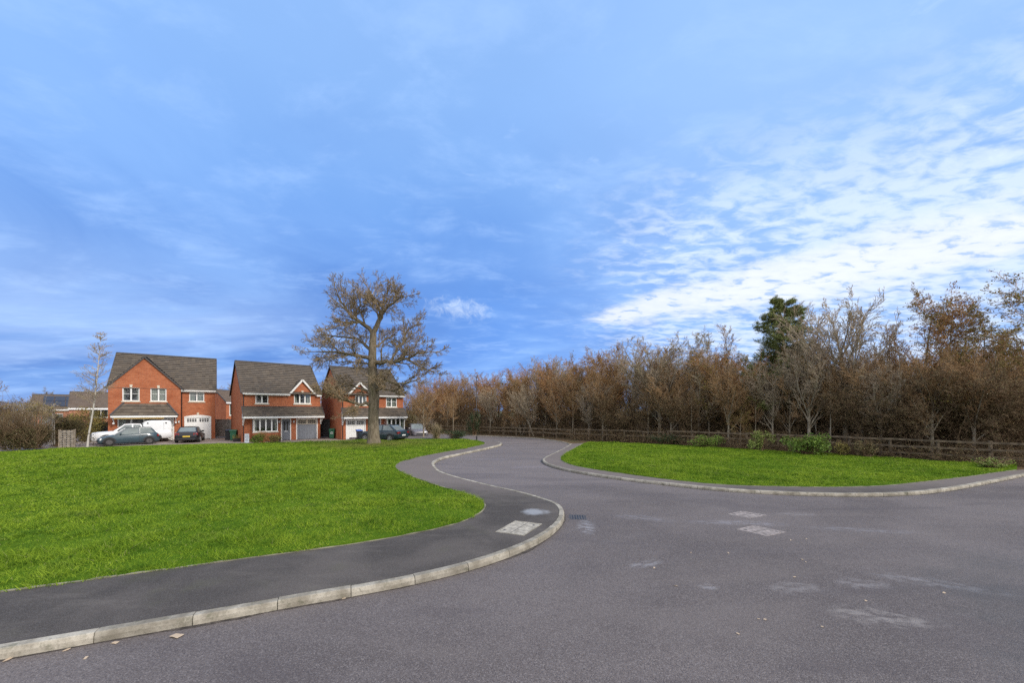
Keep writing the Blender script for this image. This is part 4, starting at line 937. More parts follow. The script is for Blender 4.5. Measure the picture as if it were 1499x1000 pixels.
bush('climber_mass', on(48, 29.2, -.1), (1.5, .9, 1.9), ('leaf_hedge', 'darktwig'), 6500, 'olive brown climbers filling the end of the hedge at the far left', .06, seed=42, twigs=300)
bush('red_shrub', on(509, 40.0, -.2), (.42, .4, .75), ('leaf_red', 'darktwig'), 900, 'small dark red shrub beside the white garage door of the third house', .045, seed=10)
bush('garden_shrub', on(375, 34.6, -.2), (.75, .5, .85), ('leaf_green', 'darktwig'), 1600, 'dark green shrub left of the bay window of the second house', .045, seed=11)
bush('bare_shrub', on(385, 34.9, -.2), (.45, .4, 1.1), ('leaf_brown', 'redtwig'), 500, 'thin russet shrub under the bay window of the second house', .035, seed=12, twigs=160)
bush('bay_shrub', on(398, 35.3, -.2), (.65, .45, .7), ('leaf_olive', 'darktwig'), 1200, 'pale olive shrub right below the bay window of the second house', .04, seed=13)

# far left: old hedge, climbers on a trellis fence
def hedge():
    rg = np.random.default_rng(4); a = np.array([-41.2, 19.2]); b = np.array([-34.3, 27.7]); n = 26000
    t = rg.random(n); d = b-a; L = np.linalg.norm(d); d /= L; nn = np.array([-d[1], d[0]])
    top = 2.45+.3*np.sin(t*19)+.25*np.sin(t*47+1)-.9*np.clip((t-.55)/.45, 0, 1)
    w = rg.normal(0, .5, n); z = rg.random(n)**.8*top
    P = np.stack([a[0]+d[0]*L*t+nn[0]*w, a[1]+d[1]*L*t+nn[1]*w, z+.02], 1)
    S = Grow(55); rr = S.r
    for i in range(2600):
        q = rr.random(); c = a+d*L*q+nn*rr.gauss(0, .35); h = rr.uniform(.6, 2.7); v = Vector((rr.gauss(0, .3), rr.gauss(0, .3), 1)).normalized(); p = [Vector((c[0], c[1], rr.uniform(0, 1.2)))]
        for k in range(3): v = (v+rnd_perp(v, rr)*.35).normalized(); p.append(p[-1]+v*h*.4)
        S.add(p, [.012, .01, .008, .005], 3, 'crown')
    v, f = S.arrays('crown'); lv, lf = leaf_quads(P, rg.uniform(.03, .07, n), rg)
    o = empty('hedge', (0, 0, 0), 0, 'overgrown brown green hedge along the left edge of the lawn', 'hedge')
    link('stem', npmesh('stem', v, f, [MAT['darktwig']]), o); link('foliage', npmesh('foliage', lv, lf, [MAT['leaf_hedge']]), o)
hedge()
def trellis():
    a = Vector((at(20, 28.6), 28.6, 0)); b = Vector((at(80, 31.5), 31.5, 0)); o = empty('trellis_fence', a, 0, 'old grey trellis fence with pale upright stakes above the hedge at the far left', 'fence')
    m = MB(); d = b-a; r = random.Random(3)
    for i in range(17):
        p = d*(i/16); m.bar(p, p+Vector((r.gauss(0, .05), 0, 3.2+r.gauss(0, .15))), .06, .05, 'greytimber')
    m.build('stake', o); m = MB()
    for z in (1.2, 2.3, 3.05): m.bar(Vector((0, 0, z)), d+Vector((0, 0, z)), .05, .07, 'greytimber')
    m.build('rail', o)
    S = Grow(66); rr = S.r
    for i in range(420):
        p = d*rr.random()+Vector((rr.gauss(0, .2), rr.gauss(0, .2), rr.uniform(2.2, 3.3))); v = Vector((rr.gauss(0, 1), rr.gauss(0, 1), rr.gauss(-.2, .5))).normalized(); pts = [p]
        for k in range(3): v = (v+rnd_perp(v, rr)*.5).normalized(); pts.append(pts[-1]+v*.28)
        S.add(pts, [.009, .008, .006, .004], 3, 'crown')
        for k in range(5): S.leaf.append((pts[rr.randrange(4)]+Vector((rr.gauss(0, .06), rr.gauss(0, .06), rr.gauss(0, .06))), rr.uniform(.03, .06)))
    v, f = S.arrays('crown'); lv, lf = S.leaves()
    link('climber', npmesh('climber', np.vstack([v, lv]), np.vstack([f, lf+len(v)]), [MAT['greytwig'], MAT['leaf_olive']], np.concatenate([np.zeros(len(f), int), np.ones(len(lf), int)])), o)
trellis()
t = tree_obj('bare_tree', PR['fan2'], (-38.9, 26.4, 0), 2.0, (.9, .9, .72), 'bare tree with thin arching branches at the left edge above the hedge')

# far trees beyond the houses: one hazy mass
items = []
for i in range(60):
    X = rw.uniform(-140, -35); Y = rw.uniform(82, 125); items.append((rw.choice(['multi', 'fan2', 'multi2', 'leafy', 'scrub']), X, Y, rw.uniform(0, 6), rw.uniform(.62, .95), -.3))
merged('far_trees', items, 'pale leafless trees on the skyline beyond the houses', 'trees')

# ------------------------------------------------------------------ houses
def wall_panel(m, x0, x1, z0, z1, y, holes, mat='brick', reveal=.09):
    xs = sorted({x0, x1, *[v for h in holes for v in h[:2]]}); zs = sorted({z0, z1, *[v for h in holes for v in h[2:4]]})
    for a, b in zip(xs, xs[1:]):
        for c, d in zip(zs, zs[1:]):
            mx, mz = (a+b)/2, (c+d)/2
            if any(h[0] < mx < h[1] and h[2] < mz < h[3] for h in holes): continue
            m.face([(a, y, c), (b, y, c), (b, y, d), (a, y, d)], mat)
    for h in holes:
        a, b, c, d = h[:4]; e = y+reveal
        m.face([(a, y, c), (a, e, c), (a, e, d), (a, y, d)], mat); m.face([(b, y, c), (b, y, d), (b, e, d), (b, e, c)], mat)
        m.face([(a, y, d), (a, e, d), (b, e, d), (b, y, d)], mat); m.face([(a, y, c), (b, y, c), (b, e, c), (a, e, c)], mat)
def roof_slope(m, eL, eR, rL, rR, tile='tile', course=.32, tw=.30, thick=.06):
    """overlapping courses of separate tiles between an eave line and a ridge line"""
    eL, eR, rL, rR = map(Vector, (eL, eR, rL, rR)); n = max(1, int(((rL+rR)/2-(eL+eR)/2).length/course))
    nrm = (eR-eL).cross(rL-eL if (rL-eL).length > .01 else rR-eR).normalized()
    if nrm.z < 0: nrm = -nrm
    rg = random.Random(1)
    for i in range(n):
        a0, b0 = eL.lerp(rL, i/n), eR.lerp(rR, i/n); a1, b1 = eL.lerp(rL, (i+1)/n), eR.lerp(rR, (i+1)/n)
        k = max(1, int((b0-a0).length/tw))
        for j in range(k):
            f0, f1 = j/k, (j+1)/k; up = nrm*(thick+rg.uniform(0, .008))
            p = [a0.lerp(b0, f0)+up, a0.lerp(b0, f1)+up, a1.lerp(b1, f1)+nrm*.006, a1.lerp(b1, f0)+nrm*.006]
            m.face(p, tile)
            m.face([a0.lerp(b0, f0)-nrm*.01, a0.lerp(b0, f1)-nrm*.01, p[1], p[0]], 'ridge')
def window(root, x0, x1, z0, z1, y, lights, sill=True, key=False, bars=True, curt=.5, seed=0, rv=.06, name='window'):
    """white frame in the opening; pane and sill are its parts"""
    m = MB(); w = .075; ya, yb = y+rv-.035, y+rv+.04
    m.box(x0, x1, ya, yb, z0, z0+w, 'white'); m.box(x0, x1, ya, yb, z1-w, z1, 'white')
    m.box(x0, x0+w, ya, yb, z0+w, z1-w, 'white'); m.box(x1-w, x1, ya, yb, z0+w, z1-w, 'white')
    L = (x1-x0-w)/lights
    for i in range(1, lights): c = x0+w/2+L*i; m.box(c-.055, c+.055, ya+.004, yb-.004, z0+w, z1-w, 'white')
    if bars:
        for i in range(lights):
            a = x0+w+L*i; b = x0+L*(i+1)
            m.box(a+.045 if i else a, b-.045 if i < lights-1 else b, ya+.03, yb-.01, z0+(z1-z0)*.54-.014, z0+(z1-z0)*.54+.014, 'white')
    f = m.build(name, root)
    g = MB(); g.face([(x0+w, y+rv+.01, z0+w), (x1-w, y+rv+.01, z0+w), (x1-w, y+rv+.01, z1-w), (x0+w, y+rv+.01, z1-w)], 'glass')
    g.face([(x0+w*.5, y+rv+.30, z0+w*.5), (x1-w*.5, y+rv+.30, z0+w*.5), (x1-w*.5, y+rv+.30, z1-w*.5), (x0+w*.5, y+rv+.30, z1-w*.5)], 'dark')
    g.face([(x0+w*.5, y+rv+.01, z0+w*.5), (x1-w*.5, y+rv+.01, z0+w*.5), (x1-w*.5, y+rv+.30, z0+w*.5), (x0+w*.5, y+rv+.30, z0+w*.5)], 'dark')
    if curt:
        c = (x1-x0)*curt*.5; r = random.Random(seed)
        for s, e in ((x0+w*.6, x0+w+c*r.uniform(.6, 1)), (x1-w-c*r.uniform(.6, 1), x1-w*.6)):
            k = max(3, int((e-s)/.07)); pts = [(s+(e-s)*i/k, y+rv+.16+(.025 if i % 2 else -.02)) for i in range(k+1)]
            cu = MB()
            for p, q in zip(pts, pts[1:]): cu.face([(p[0], p[1], z0+w*.5), (q[0], q[1], z0+w*.5), (q[0], q[1], z1-w*.5), (p[0], p[1], z1-w*.5)], 'curtain')
            cu.build('curtain', f, fixn=False)
    g.build('pane', f, fixn=False)
    if sill: s = MB(); s.box(x0-.08, x1+.08, y-.07, y+.03, z0-.10, z0-.001, 'cream'); s.build('sill', f)
    if key:
        k = MB(); c = (x0+x1)/2; k.hexa([(c-.07, y-.035, z1+.002), (c+.07, y-.035, z1+.002), (c+.07, y+.02, z1+.002), (c-.07, y+.02, z1+.002), (c-.11, y-.035, z1+.27), (c+.11, y-.035, z1+.27), (c+.11, y+.02, z1+.27), (c-.11, y+.02, z1+.27)], 'cream')
        k.build('keystone', f)
    return f
def garage(root, x0, x1, z1, y, col, panes=True, archm=False, split=False):
    m = MB(); w = .09
    m.box(x0, x0+w, y-.02, y+.1, 0, z1, 'white'); m.box(x1-w, x1, y-.02, y+.1, 0, z1, 'white'); m.box(x0+w, x1-w, y-.018, y+.098, z1-w, z1, 'white')
    fr = m.build('garage_frame', root)
    d = MB(); a, b, t = x0+w, x1-w, z1-w; zw = t-.52
    d.box(a, b, y+.05, y+.09, .02, zw if split else t, col)
    n = 8
    for i in range(n): d.box(a+(b-a)*(i+.08)/n, a+(b-a)*(i+.92)/n, y+.035, y+.052, .08, zw-.08, col)
    if split: d.box(a, b, y+.05, y+.09, zw+.002, t, 'cream')
    for i in range(2): d.box(a+(b-a)*i/2+.03, a+(b-a)*(i+1)/2-.03, y+.032, y+.052, zw+.02, t-.02, 'cream' if split else col)
    g = d.build('garage_door', root)
    p = MB()
    for i in range(2):
        s = a+(b-a)*i/2+.10; e = a+(b-a)*(i+1)/2-.10; L = (e-s)/4
        for j in range(4):
            for k in range(2): p.box(s+L*j+.025, s+L*(j+1)-.025, y+.022, y+.034, zw+.09+k*.18, zw+.09+k*.18+.145, 'dark')
    p.build('pane', g)
    h = MB(); h.box((x0+x1)/2-.06, (x0+x1)/2+.06, y+.005, y+.036, .95, .99, 'steel'); h.build('handle', g)
def front_door(root, x0, x1, z1, y, col):
    m = MB(); w = .09; m.box(x0, x0+w, y-.02, y+.1, 0, z1, 'white'); m.box(x1-w, x1, y-.02, y+.1, 0, z1, 'white'); m.box(x0+w, x1-w, y-.018, y+.098, z1-w, z1, 'white'); m.build('door_frame', root)
    d = MB(); a, b = x0+w, x1-w; d.box(a, b, y+.04, y+.09, .03, z1-w, col); d.box(a+.1, b-.1, y+.03, y+.042, .15, .75, col); o = d.build('door', root)
    p = MB(); c = (a+b)/2
    for s in (-1, 1): p.box(c+s*.13-.075, c+s*.13+.075, y+.025, y+.041, .98, z1-.3, 'dark')
    p.build('pane', o)
    h = MB(); h.box(c-.14, c+.14, y+.02, y+.041, .86, .92, 'white'); h.build('letterbox', o); h = MB(); h.box(b-.09, b-.05, y-.01, y+.041, .98, 1.14, 'steel'); h.build('handle', o)
def gable_board(root, x0, x1, xa, ze, za, y, mat, w=.14):
    m = MB()
    for x in (x0, x1): m.bar((x, y, ze), (xa, y, za), .045, w, mat, up=(0, 0, 1))
    return m.build('bargeboard', root)
def side_gable(m, x, D, E, Rz, mat='brick'):
    m.face([(x, 0, 0), (x, D, 0), (x, D, E), (x, D/2, Rz), (x, 0, E)], mat)
def main_roof(root, W, D, E, Rz, ov=.28, side=.10, tile='tile'):
    m = MB(); sl = (Rz-E)/(D/2); ze = E-sl*ov+.05; zr = Rz+.05
    roof_slope(m, (-side, -ov, ze), (W+side, -ov, ze), (-side, D/2, zr), (W+side, D/2, zr), tile)
    roof_slope(m, (W+side, D+ov, ze), (-side, D+ov, ze), (W+side, D/2, zr), (-side, D/2, zr), tile)
    r = m.build('roof', root, fixn=False)
    k = MB(); n = int((W+2*side)/.45)
    for i in range(n):
        a, b = -side+(W+2*side)*i/n, -side+(W+2*side)*(i+1)/n-.008; k.loft([[(x, D/2+.16*math.cos(q), zr-.03+.13*math.sin(q)) for q in [math.pi*j/5 for j in range(6)]] for x in (a, b)], 'ridge')
    k.build('ridge_tile', r)
    for x in (-side-.015, W+side+.015):      # dry verge along the gable edges
        v = MB()
        v.bar((x, -ov, ze-.03), (x, D/2, zr-.01), .05, .15, 'ridge'); v.bar((x, D+ov, ze-.03), (x, D/2, zr-.01), .05, .15, 'ridge')
        v.build('verge', r)
    return r, ze
def gutter(root, x0, x1, y, z, mat='bargewhite'):
    m = MB(); m.box(x0, x1, y-.1, y, z-.10, z, mat); m.build('gutter', root)
def downpipe(root, x, y, z, mat='black'):
    m = MB(); m.tube((x, y-.06, .02), (x, y-.06, z), .036, .036, mat, 8); m.build('downpipe', root)
def wall_lamp(root, x, y, z):
    m = MB(); m.box(x-.03, x+.03, y-.10, y-.001, z+.2, z+.24, 'black'); m.tube((x, y-.12, z), (x, y-.12, z+.2), .05, .085, 'white', 8); m.tube((x, y-.12, z+.2), (x, y-.12, z+.27), .1, .02, 'black', 8); m.build('wall_lamp', root)

ZH = -.2
def house_one():
    W, D, E, Rz = 7.87, 8.5, 5.26, 8.82; P = -.30; gx = 5.12; ax, az = 2.48, 8.12
    o = empty('brick_house', (-37.7, 35.9, ZH), R(37.5), 'red brick house with a tall wide front gable and white arched garage, nearest the birch', 'house', 'red brick houses across the lawn')
    ap = 2.50; m = MB()
    w1, w2, w3 = (.94, 2.12, 3.89, 5.18), (2.88, 4.05, 3.89, 5.18), (5.76, 6.97, 3.92, 5.08)
    bay = (.62, 3.35, .75, 2.28); dr = (3.72, 4.62, 0, 2.3); ga = (5.38, 7.54, 0, 2.34)
    wall_panel(m, 0, gx, 0, 5.27, P, [w1, w2, bay, dr]); m.face([(0, P, 5.27), (gx, P, 5.27), (ax, P, az)], 'brick')
    m.face([(gx, P, 0), (gx, 0, 0), (gx, 0, 5.27), (gx, P, 5.27)], 'brick'); m.face([(0, P, 0), (0, 0, 0), (0, 0, 5.27), (0, P, 5.27)], 'brick')
    wall_panel(m, gx, W, 0, E-.02, 0, [w3, ga])
    side_gable(m, 0, D, E, Rz); side_gable(m, W, D, E, Rz); m.face([(0, D, 0), (W, D, 0), (W, D, E), (0, D, E)], 'brick')
    m.build('wall', o, fixn=False)
    r, ze = main_roof(o, W, D, E, Rz)
    m = MB(); sl = (Rz-E)/(D/2); yb = (az+.06-E)/sl
    for s, xe in ((-1, -.22), (1, gx+.24)):
        f = (xe-ax)/((0 if s < 0 else gx)-ax); zev = az+.09-(az-5.27)*f
        roof_slope(m, (xe, P-.12, zev), (xe, .15, zev), (ax, P-.12, az+.09), (ax, yb, az+.09))
    g = m.build('gable_roof', o, fixn=False)
    m = MB(); n = 9
    for i in range(n):
        y0, y1 = P-.12+(yb-P+.12)*i/n, P-.12+(yb-P+.12)*(i+1)/n-.01; m.loft([[(ax+.15*math.cos(q), y, az+.06+.12*math.sin(q)) for q in [math.pi*j/5 for j in range(6)]] for y in (y0, y1)], 'ridge')
    m.build('ridge_tile', g)
    gable_board(o, -.23, gx+.25, ax, 5.27-.25, az+.02, P-.13, 'ridge', .12)
    window(o, *w1[:2], *w1[2:], P, 2, key=True, curt=.25, seed=1); window(o, *w2, P, 2, key=True, curt=.95, seed=2); window(o, *w3, 0, 2, curt=.9, seed=3)
    window(o, *bay, P, 3, curt=.5, seed=4, bars=False); front_door(o, *dr[:2], dr[3], P, 'white'); garage(o, *ga[:2], ga[3], 0, 'white')
    m = MB(); n = 10; c = (ga[0]+ga[1])/2; h = (ga[1]-ga[0])/2      # shallow white arch over the garage
    for i in range(n):
        a, b = -1+2*i/n, -1+2*(i+1)/n; z0 = lambda q: 2.345+.16*(1-q*q)
        m.hexa([(c+a*h, -.03, 2.342), (c+b*h, -.03, 2.342), (c+b*h, .02, 2.342), (c+a*h, .02, 2.342), (c+a*h, -.03, z0(a)+.02), (c+b*h, -.03, z0(b)+.02), (c+b*h, .02, z0(b)+.02), (c+a*h, .02, z0(a)+.02)], 'white')
    m.box(c-.09, c+.09, -.05, .0, 2.53, 2.76, 'cream'); m.build('arch', o)
    m = MB(); yf = P-1.05      # hipped porch roof
    A, B, C2, D2 = (.30, yf, 2.50), (4.95, yf, 2.50), (1.02, P+.02, 3.66), (4.12, P+.02, 3.66)
    roof_slope(m, A, B, C2, D2); roof_slope(m, (.30, P, 2.5), A, (1.0, P+.01, 3.64), C2, tw=.3); roof_slope(m, B, (4.95, P, 2.5), D2, (4.14, P+.01, 3.64))
    pr = m.build('porch_roof', o, fixn=False)
    m = MB()
    for a, b in ((A, C2), (B, D2)): m = MB(); m.bar(Vector(a)+Vector((0, 0, .05)), Vector(b)+Vector((0, 0, .05)), .16, .08, 'ridge'); m.build('hip_tile', pr)
    m = MB(); m.box(.32, 4.93, yf-.02, yf+.03, 2.33, 2.49, 'white'); m.box(.32, .37, yf+.03, P, 2.33, 2.49, 'white'); m.box(4.88, 4.93, yf+.03, P, 2.33, 2.49, 'white'); m.box(.38, 4.87, yf+.04, P-.01, 2.42, 2.45, 'white'); m.build('fascia', o)
    m = MB(); m.box(.5, 3.95, yf+.10, yf+.2, 2.20, 2.36, 'ochre'); m.build('porch_beam', o)
    for x in (.42, 4.78): m = MB(); m.box(x-.06, x+.06, P-.5, P-.002, 1.72, 1.86, 'white'); m.bar((x, P-.03, 1.75), (x, yf+.12, 2.36), .07, .09, 'white'); m.build('bracket', o)
    m = MB(); m.box(gx+.05, W+.1, -.30, -.255, ze-.2, ze-.03, 'white'); m.build('fascia', o); gutter(o, gx+.03, W+.1, -.305, ze-.015); downpipe(o, gx+.07, 0, 5.0); wall_lamp(o, 4.98, P, 1.75)
house_one()

def gablet(o, x0, x1, xa, ze, za, y=-.02, back=2.2):
    """small gable standing over the eaves: brick face, tiled slopes, white boards"""
    m = MB(); m.face([(x0, y, ze-.05), (x1, y, ze-.05), (xa, y, za)], 'brick')
    m.build('gable_wall', o, fixn=False)
    m = MB(); s = (za-ze)/(xa-x0); e = .16
    for xe, q in ((x0-e, 1), (x1+e, -1)): zz = ze-s*e+.06; roof_slope(m, (xe, y-.16, zz), (xe, back*.25, zz), (xa, y-.16, za+.10), (xa, back, za+.10), course=.3)
    m.build('gable_roof', o, fixn=False); gable_board(o, x0-e, x1+e, xa, ze-s*e, za+.03, y-.17, 'bargewhite', .17)
    return
def lean_roof(o, x0, x1, y0, z0, z1, nm='canopy_roof'):
    m = MB(); roof_slope(m, (x0, y0, z0), (x1, y0, z0), (x0, -.001, z1), (x1, -.001, z1), course=.27)
    r = m.build(nm, o, fixn=False)
    m = MB(); m.box(x0, x1, -.10, -.003, z1-.0, z1+.06, 'ridge')
    for x in (x0-.02, x1+.02): m.bar((x, y0, z0+.0), (x, -.01, z1+.02), .05, .14, 'ridge')
    m.build('flashing', r)
    m = MB(); m.box(x0, x1, y0-.02, y0+.025, z0-.17, z0-.01, 'white'); m.box(x0+.05, x1-.05, y0+.03, -.005, z0-.13, z0-.10, 'white')
    for x in (x0-.001, x1-.044): m.box(x, x+.045, y0+.026, -.006, z0-.17, z0-.02, 'white'); m.face([(x+.02, y0+.03, z0-.02), (x+.02, -.006, z0-.02), (x+.02, -.006, z1-.03)], 'white')
    m.build('fascia', o)
    for x in (x0+.1, x1-.1): m = MB(); m.box(x-.05, x+.05, -.09, -.002, z0-.85, z0-.18, 'white'); m.bar((x, -.05, z0-.75), (x, y0+.12, z0-.18), .07, .09, 'white'); m.build('bracket', o)
def bay(o, x0, x1, z0, z1, dep, lights, seed):
    m = MB(); m.box(x0, x1, -dep, -.002, 0, z0-.11, 'brick'); m.build('bay_wall', o)
    f = window(o, x0+.02, x1-.02, z0, z1, -dep, lights, curt=.25, seed=seed, bars=False, rv=.0, name='bay_window')
    for x in (x0+.02, x1-.06): s = MB(); g = MB(); s.box(x, x+.04, -dep+.06, -.004, z0+.0, z0+.08, 'white'); s.box(x, x+.04, -dep+.06, -.004, z1-.08, z1, 'white'); s.box(x, x+.04, -.05, -.004, z0+.08, z1-.08, 'white'); g.face([(x+.02, -dep+.05, z0+.08), (x+.02, -.004, z0+.08), (x+.02, -.004, z1-.08), (x+.02, -dep+.05, z1-.08)], 'glass'); s.build('bay_side', f); g.build('pane', f, fixn=False)
def house_two():
    W, D, E, Rz = 6.85, 8.2, 4.80, 8.0
    o = empty('brick_house', (-25.45, 36.2, ZH), R(42), 'red brick house with a grey front door and grey garage door, middle of the three', 'house', 'red brick houses across the lawn')
    w1, w2 = (1.06, 2.13, 3.66, 4.64), (4.36, 5.92, 3.68, 4.74); by = (.80, 2.85, .95, 2.2); dr = (3.2, 4.1, 0, 2.2); ga = (4.56, 6.58, 0, 2.16)
    m = MB(); wall_panel(m, 0, W, 0, E-.02, 0, [w1, w2, by, dr, ga]); side_gable(m, 0, D, E, Rz); side_gable(m, W, D, E, Rz); m.face([(0, D, 0), (W, D, 0), (W, D, E), (0, D, E)], 'brick'); m.build('wall', o, fixn=False)
    r, ze = main_roof(o, W, D, E, Rz)
    gablet(o, 4.06, 6.22, 5.12, 4.80, 6.10)
    window(o, *w1, 0, 2, curt=0, bars=False, seed=5); window(o, *w2, 0, 3, key=True, curt=.35, bars=False, seed=6)
    bay(o, by[0], by[1], by[2], by[3], .55, 4, 7); front_door(o, dr[0], dr[1], dr[3], 0, 'greydoor'); garage(o, ga[0], ga[1], ga[3], 0, 'greydoor', split=True)
    lean_roof(o, -.02, W+.12, -1.0, 2.42, 3.34)
    m = MB(); m.box(.2, 3.95, -.30, -.26, ze-.17, ze-.02, 'bargewhite'); m.box(6.42, W+.05, -.30, -.26, ze-.17, ze-.02, 'bargewhite'); m.build('fascia', o)
    gutter(o, .0, 3.95, -.301, ze+.0); downpipe(o, .1, 0, 4.6); wall_lamp(o, 3.03, 0, 1.75); wall_lamp(o, 4.32, 0, 1.75)
house_two()
def house_three():
    W, D, E, Rz = 6.55, 8.8, 4.74, 7.85
    o = empty('brick_house', (-17.4, 39.2, ZH), R(38.5), 'red brick house behind the oak trunk with a white garage door at its left', 'house', 'red brick houses across the lawn')
    w1, w2 = (1.32, 2.5, 3.55, 4.55), (4.61, 5.82, 3.36, 4.42); by = (4.45, 6.5, .85, 2.12); dr = (3.15, 4.05, 0, 2.15); ga = (.42, 2.42, 0, 2.05)
    m = MB(); wall_panel(m, 0, W, 0, E-.02, 0, [w1, w2, by, dr, ga]); side_gable(m, 0, D, E, Rz); side_gable(m, W, D, E, Rz); m.face([(0, D, 0), (W, D, 0), (W, D, E), (0, D, E)], 'brick'); m.build('wall', o, fixn=False)
    r, ze = main_roof(o, W, D, E, Rz)
    gablet(o, .72, 2.88, 1.80, 4.74, 5.86)
    window(o, *w1, 0, 3, key=True, curt=.3, bars=False, seed=8); window(o, *w2, 0, 2, curt=.95, seed=9)
    bay(o, by[0], by[1], by[2], by[3], .55, 4, 10); front_door(o, dr[0], dr[1], dr[3], 0, 'greydoor'); garage(o, ga[0], ga[1], ga[3], 0, 'white')
    lean_roof(o, -.02, W+.1, -1.0, 2.32, 3.22)
    m = MB(); m.box(3.1, W+.05, -.30, -.26, ze-.17, ze-.02, 'bargewhite'); m.build('fascia', o); gutter(o, 3.08, W+.1, -.301, ze); downpipe(o, .1, 0, 4.5)
house_three()

def far_house(loc, rz, W, D, E, Rz, label, brick, tile, wins, solar=False):
    o = empty('distant_house', loc, R(rz), label, 'house'); m = MB()
    wall_panel(m, 0, W, 0, E, 0, [w[:4] for w in wins], brick); side_gable(m, 0, D, E, Rz, brick); side_gable(m, W, D, E, Rz, brick); m.face([(0, D, 0), (W, D, 0), (W, D, E), (0, D, E)], brick); m.build('wall', o, fixn=False)
    r, ze = main_roof(o, W, D, E, Rz, tile=tile)
    m = MB(); m.box(-.1, W+.1, -.3, -.26, ze-.25, ze-.03, 'white'); m.build('fascia', o)
    for i, w in enumerate(wins): window(o, *w[:4], 0, w[4], curt=.4, bars=False, seed=20+i)
    if solar:
        sl = (Rz-E)/(D/2); L = math.hypot(1, sl); m = MB(); n = Vector((0, -sl/L, 1/L))
        for i in range(6):
            for j in range(2):
                x0 = W*.12+i*1.12; y0 = .35+j*1.55
                q = [Vector((x0, y0, E+.05+sl*y0)), Vector((x0+1.05, y0, E+.05+sl*y0)), Vector((x0+1.05, y0+1.45, E+.05+sl*(y0+1.45))), Vector((x0, y0+1.45, E+.05+sl*(y0+1.45)))]
                m.hexa([p+n*.08 for p in q]+[p+n*.13 for p in q], 'solar')
        m.build('solar_panel', o)
far_house((at(101, 52), 52, -.5), 46, 9.0, 8, 3.75, 5.9, 'low orange brick house with a plain brown roof seen over the olive shrub', 'brick2', 'tile_b', [(1.9, 4.0, 2.3, 3.4, 2), (5.0, 7.2, 2.3, 3.4, 3)])
far_house((at(46, 56), 56, -.5), 48, 8.5, 8, 3.6, 5.7, 'distant brown roofed house with dark solar panels above the hedge', 'brick2', 'tile_b', [(1, 3, 1.5, 2.8, 2)], True)
far_house((at(318, 74), 74, -.5), 14, 9, 8, 3.6, 5.6, 'distant house with a dark roof seen in the gap between the first two houses', 'brick', 'ridge', [(2.0, 4.6, .3, 3.2, 3)])
far_house((at(331, 54), 54, -.5), 60, 5, 6, 4.6, 6.2, 'narrow distant red brick house with white corner window behind the timber fence', 'brick', 'tile_b', [(.4, 1.4, 2.6, 4.2, 1)])

# ------------------------------------------------------------------ fences and gates
def rail_fence(pts, h, nrail, gap, label, zg=.05):
    pts = [np.array(p, float) for p in pts]; L = np.concatenate([[0], np.cumsum([np.linalg.norm(b-a) for a, b in zip(pts, pts[1:])])]); n = int(round(L[-1]/gap)); A = np.array(pts)
    S = [np.array([np.interp(i*L[-1]/n, L, A[:, 0]), np.interp(i*L[-1]/n, L, A[:, 1])]) for i in range(n+1)]
    o = empty('rail_fence', (*S[0], zg), 0, label, 'fence'); r = random.Random(8); B = Vector((*S[0], 0)); hh = []
    for s in S:
        m = MB(); q = Vector((*s, 0))-B; k = h+r.uniform(-.03, .06); t = Vector((r.gauss(0, .02), r.gauss(0, .02), k)); m.bar(q, q+t, .12, .10, 'rail', up=(0, 1, 0)); m.build('post', o)
    for k in range(nrail):
        m = MB()
        for a, b in zip(S, S[1:]):
            z = h*(.93-.40*k) if nrail < 3 else h*(.93-.33*k); d = (b-a)/np.linalg.norm(b-a); nn = np.array([d[1], -d[0]])*.075
            if nn[1] > 0: nn = -nn
            m.bar(Vector((*(a+nn), z+r.gauss(0, .018)))-B, Vector((*(b+nn), z+r.gauss(0, .018)))-B, .045, .105, 'rail')
        m.build('rail', o)
    return o
rail_fence([(-8.5, 46.3), (-3.8, 43.6), (-.7, 41.9), (2.76, 39.4), (5.6, 36.5)], .95, 2, 1.8, 'open two rail timber fence round the far end of the road')
rail_fence([(5.9, 36.2), (6.81, 35.3), (9.4, 33.4), (12.2, 31.0)], 1.0, 2, 1.8, 'overgrown rail fence behind the far tip of the right hand lawn', .1)
rail_fence([(12.5, 30.8), (16.0, 27.9), (19.4, 25.1), (21.9, 22.4), (23.9, 20.0), (25.6, 18.3), (32, 22)], 1.12, 3, 1.8, 'three rail timber fence among brambles along the right hand lawn', .1)

def panel_fence(a, b, h, n, label, mat='greytimber', name='timber_fence', z=ZH, cap=True):
    a, b = Vector((*a, 0)), Vector((*b, 0)); o = empty(name, (a.x, a.y, z), 0, label, 'fence'); d = b-a; r = random.Random(5)
    for i in range(n+1): m = MB(); p = d*(i/n); m.bar(p, p+Vector((0, 0, h+.08)), .10, .10, mat, up=(0, 1, 0)); m.build('post', o)
    for i in range(n):
        m = MB(); p, q = d*(i/n), d*((i+1)/n); k = 14; u = d.normalized()*.06
        for j in range(k): c = (p+u).lerp(q-u, (j+.5)/k); m.bar(c+Vector((0, 0, .06)), c+Vector((0, 0, h-.02+r.uniform(-.01, .01))), (q-p).length/k*.96, .02, mat, up=tuple(Vector((d.y, -d.x, 0)).normalized()))
        m.bar(p+u+Vector((0, 0, h)), q-u+Vector((0, 0, h)), .06, .04, mat); m.build('fence_panel', o)
panel_fence((at(315, 42.3), 42.3), (at(352, 42.6), 42.6), 2.0, 2, 'grey timber panel fence filling the gap between the first two houses')
panel_fence((at(137, 38.5), 38.5), (at(164, 36.4), 36.4), 1.85, 2, 'dark stained fence panels between the olive shrub and the first house', 'black', 'dark_fence')
panel_fence((at(469, 42.6), 42.6), (at(486, 43.0), 43.0), 2.0, 1, 'black side gate and fence between the second and third houses', 'black', 'side_gate')
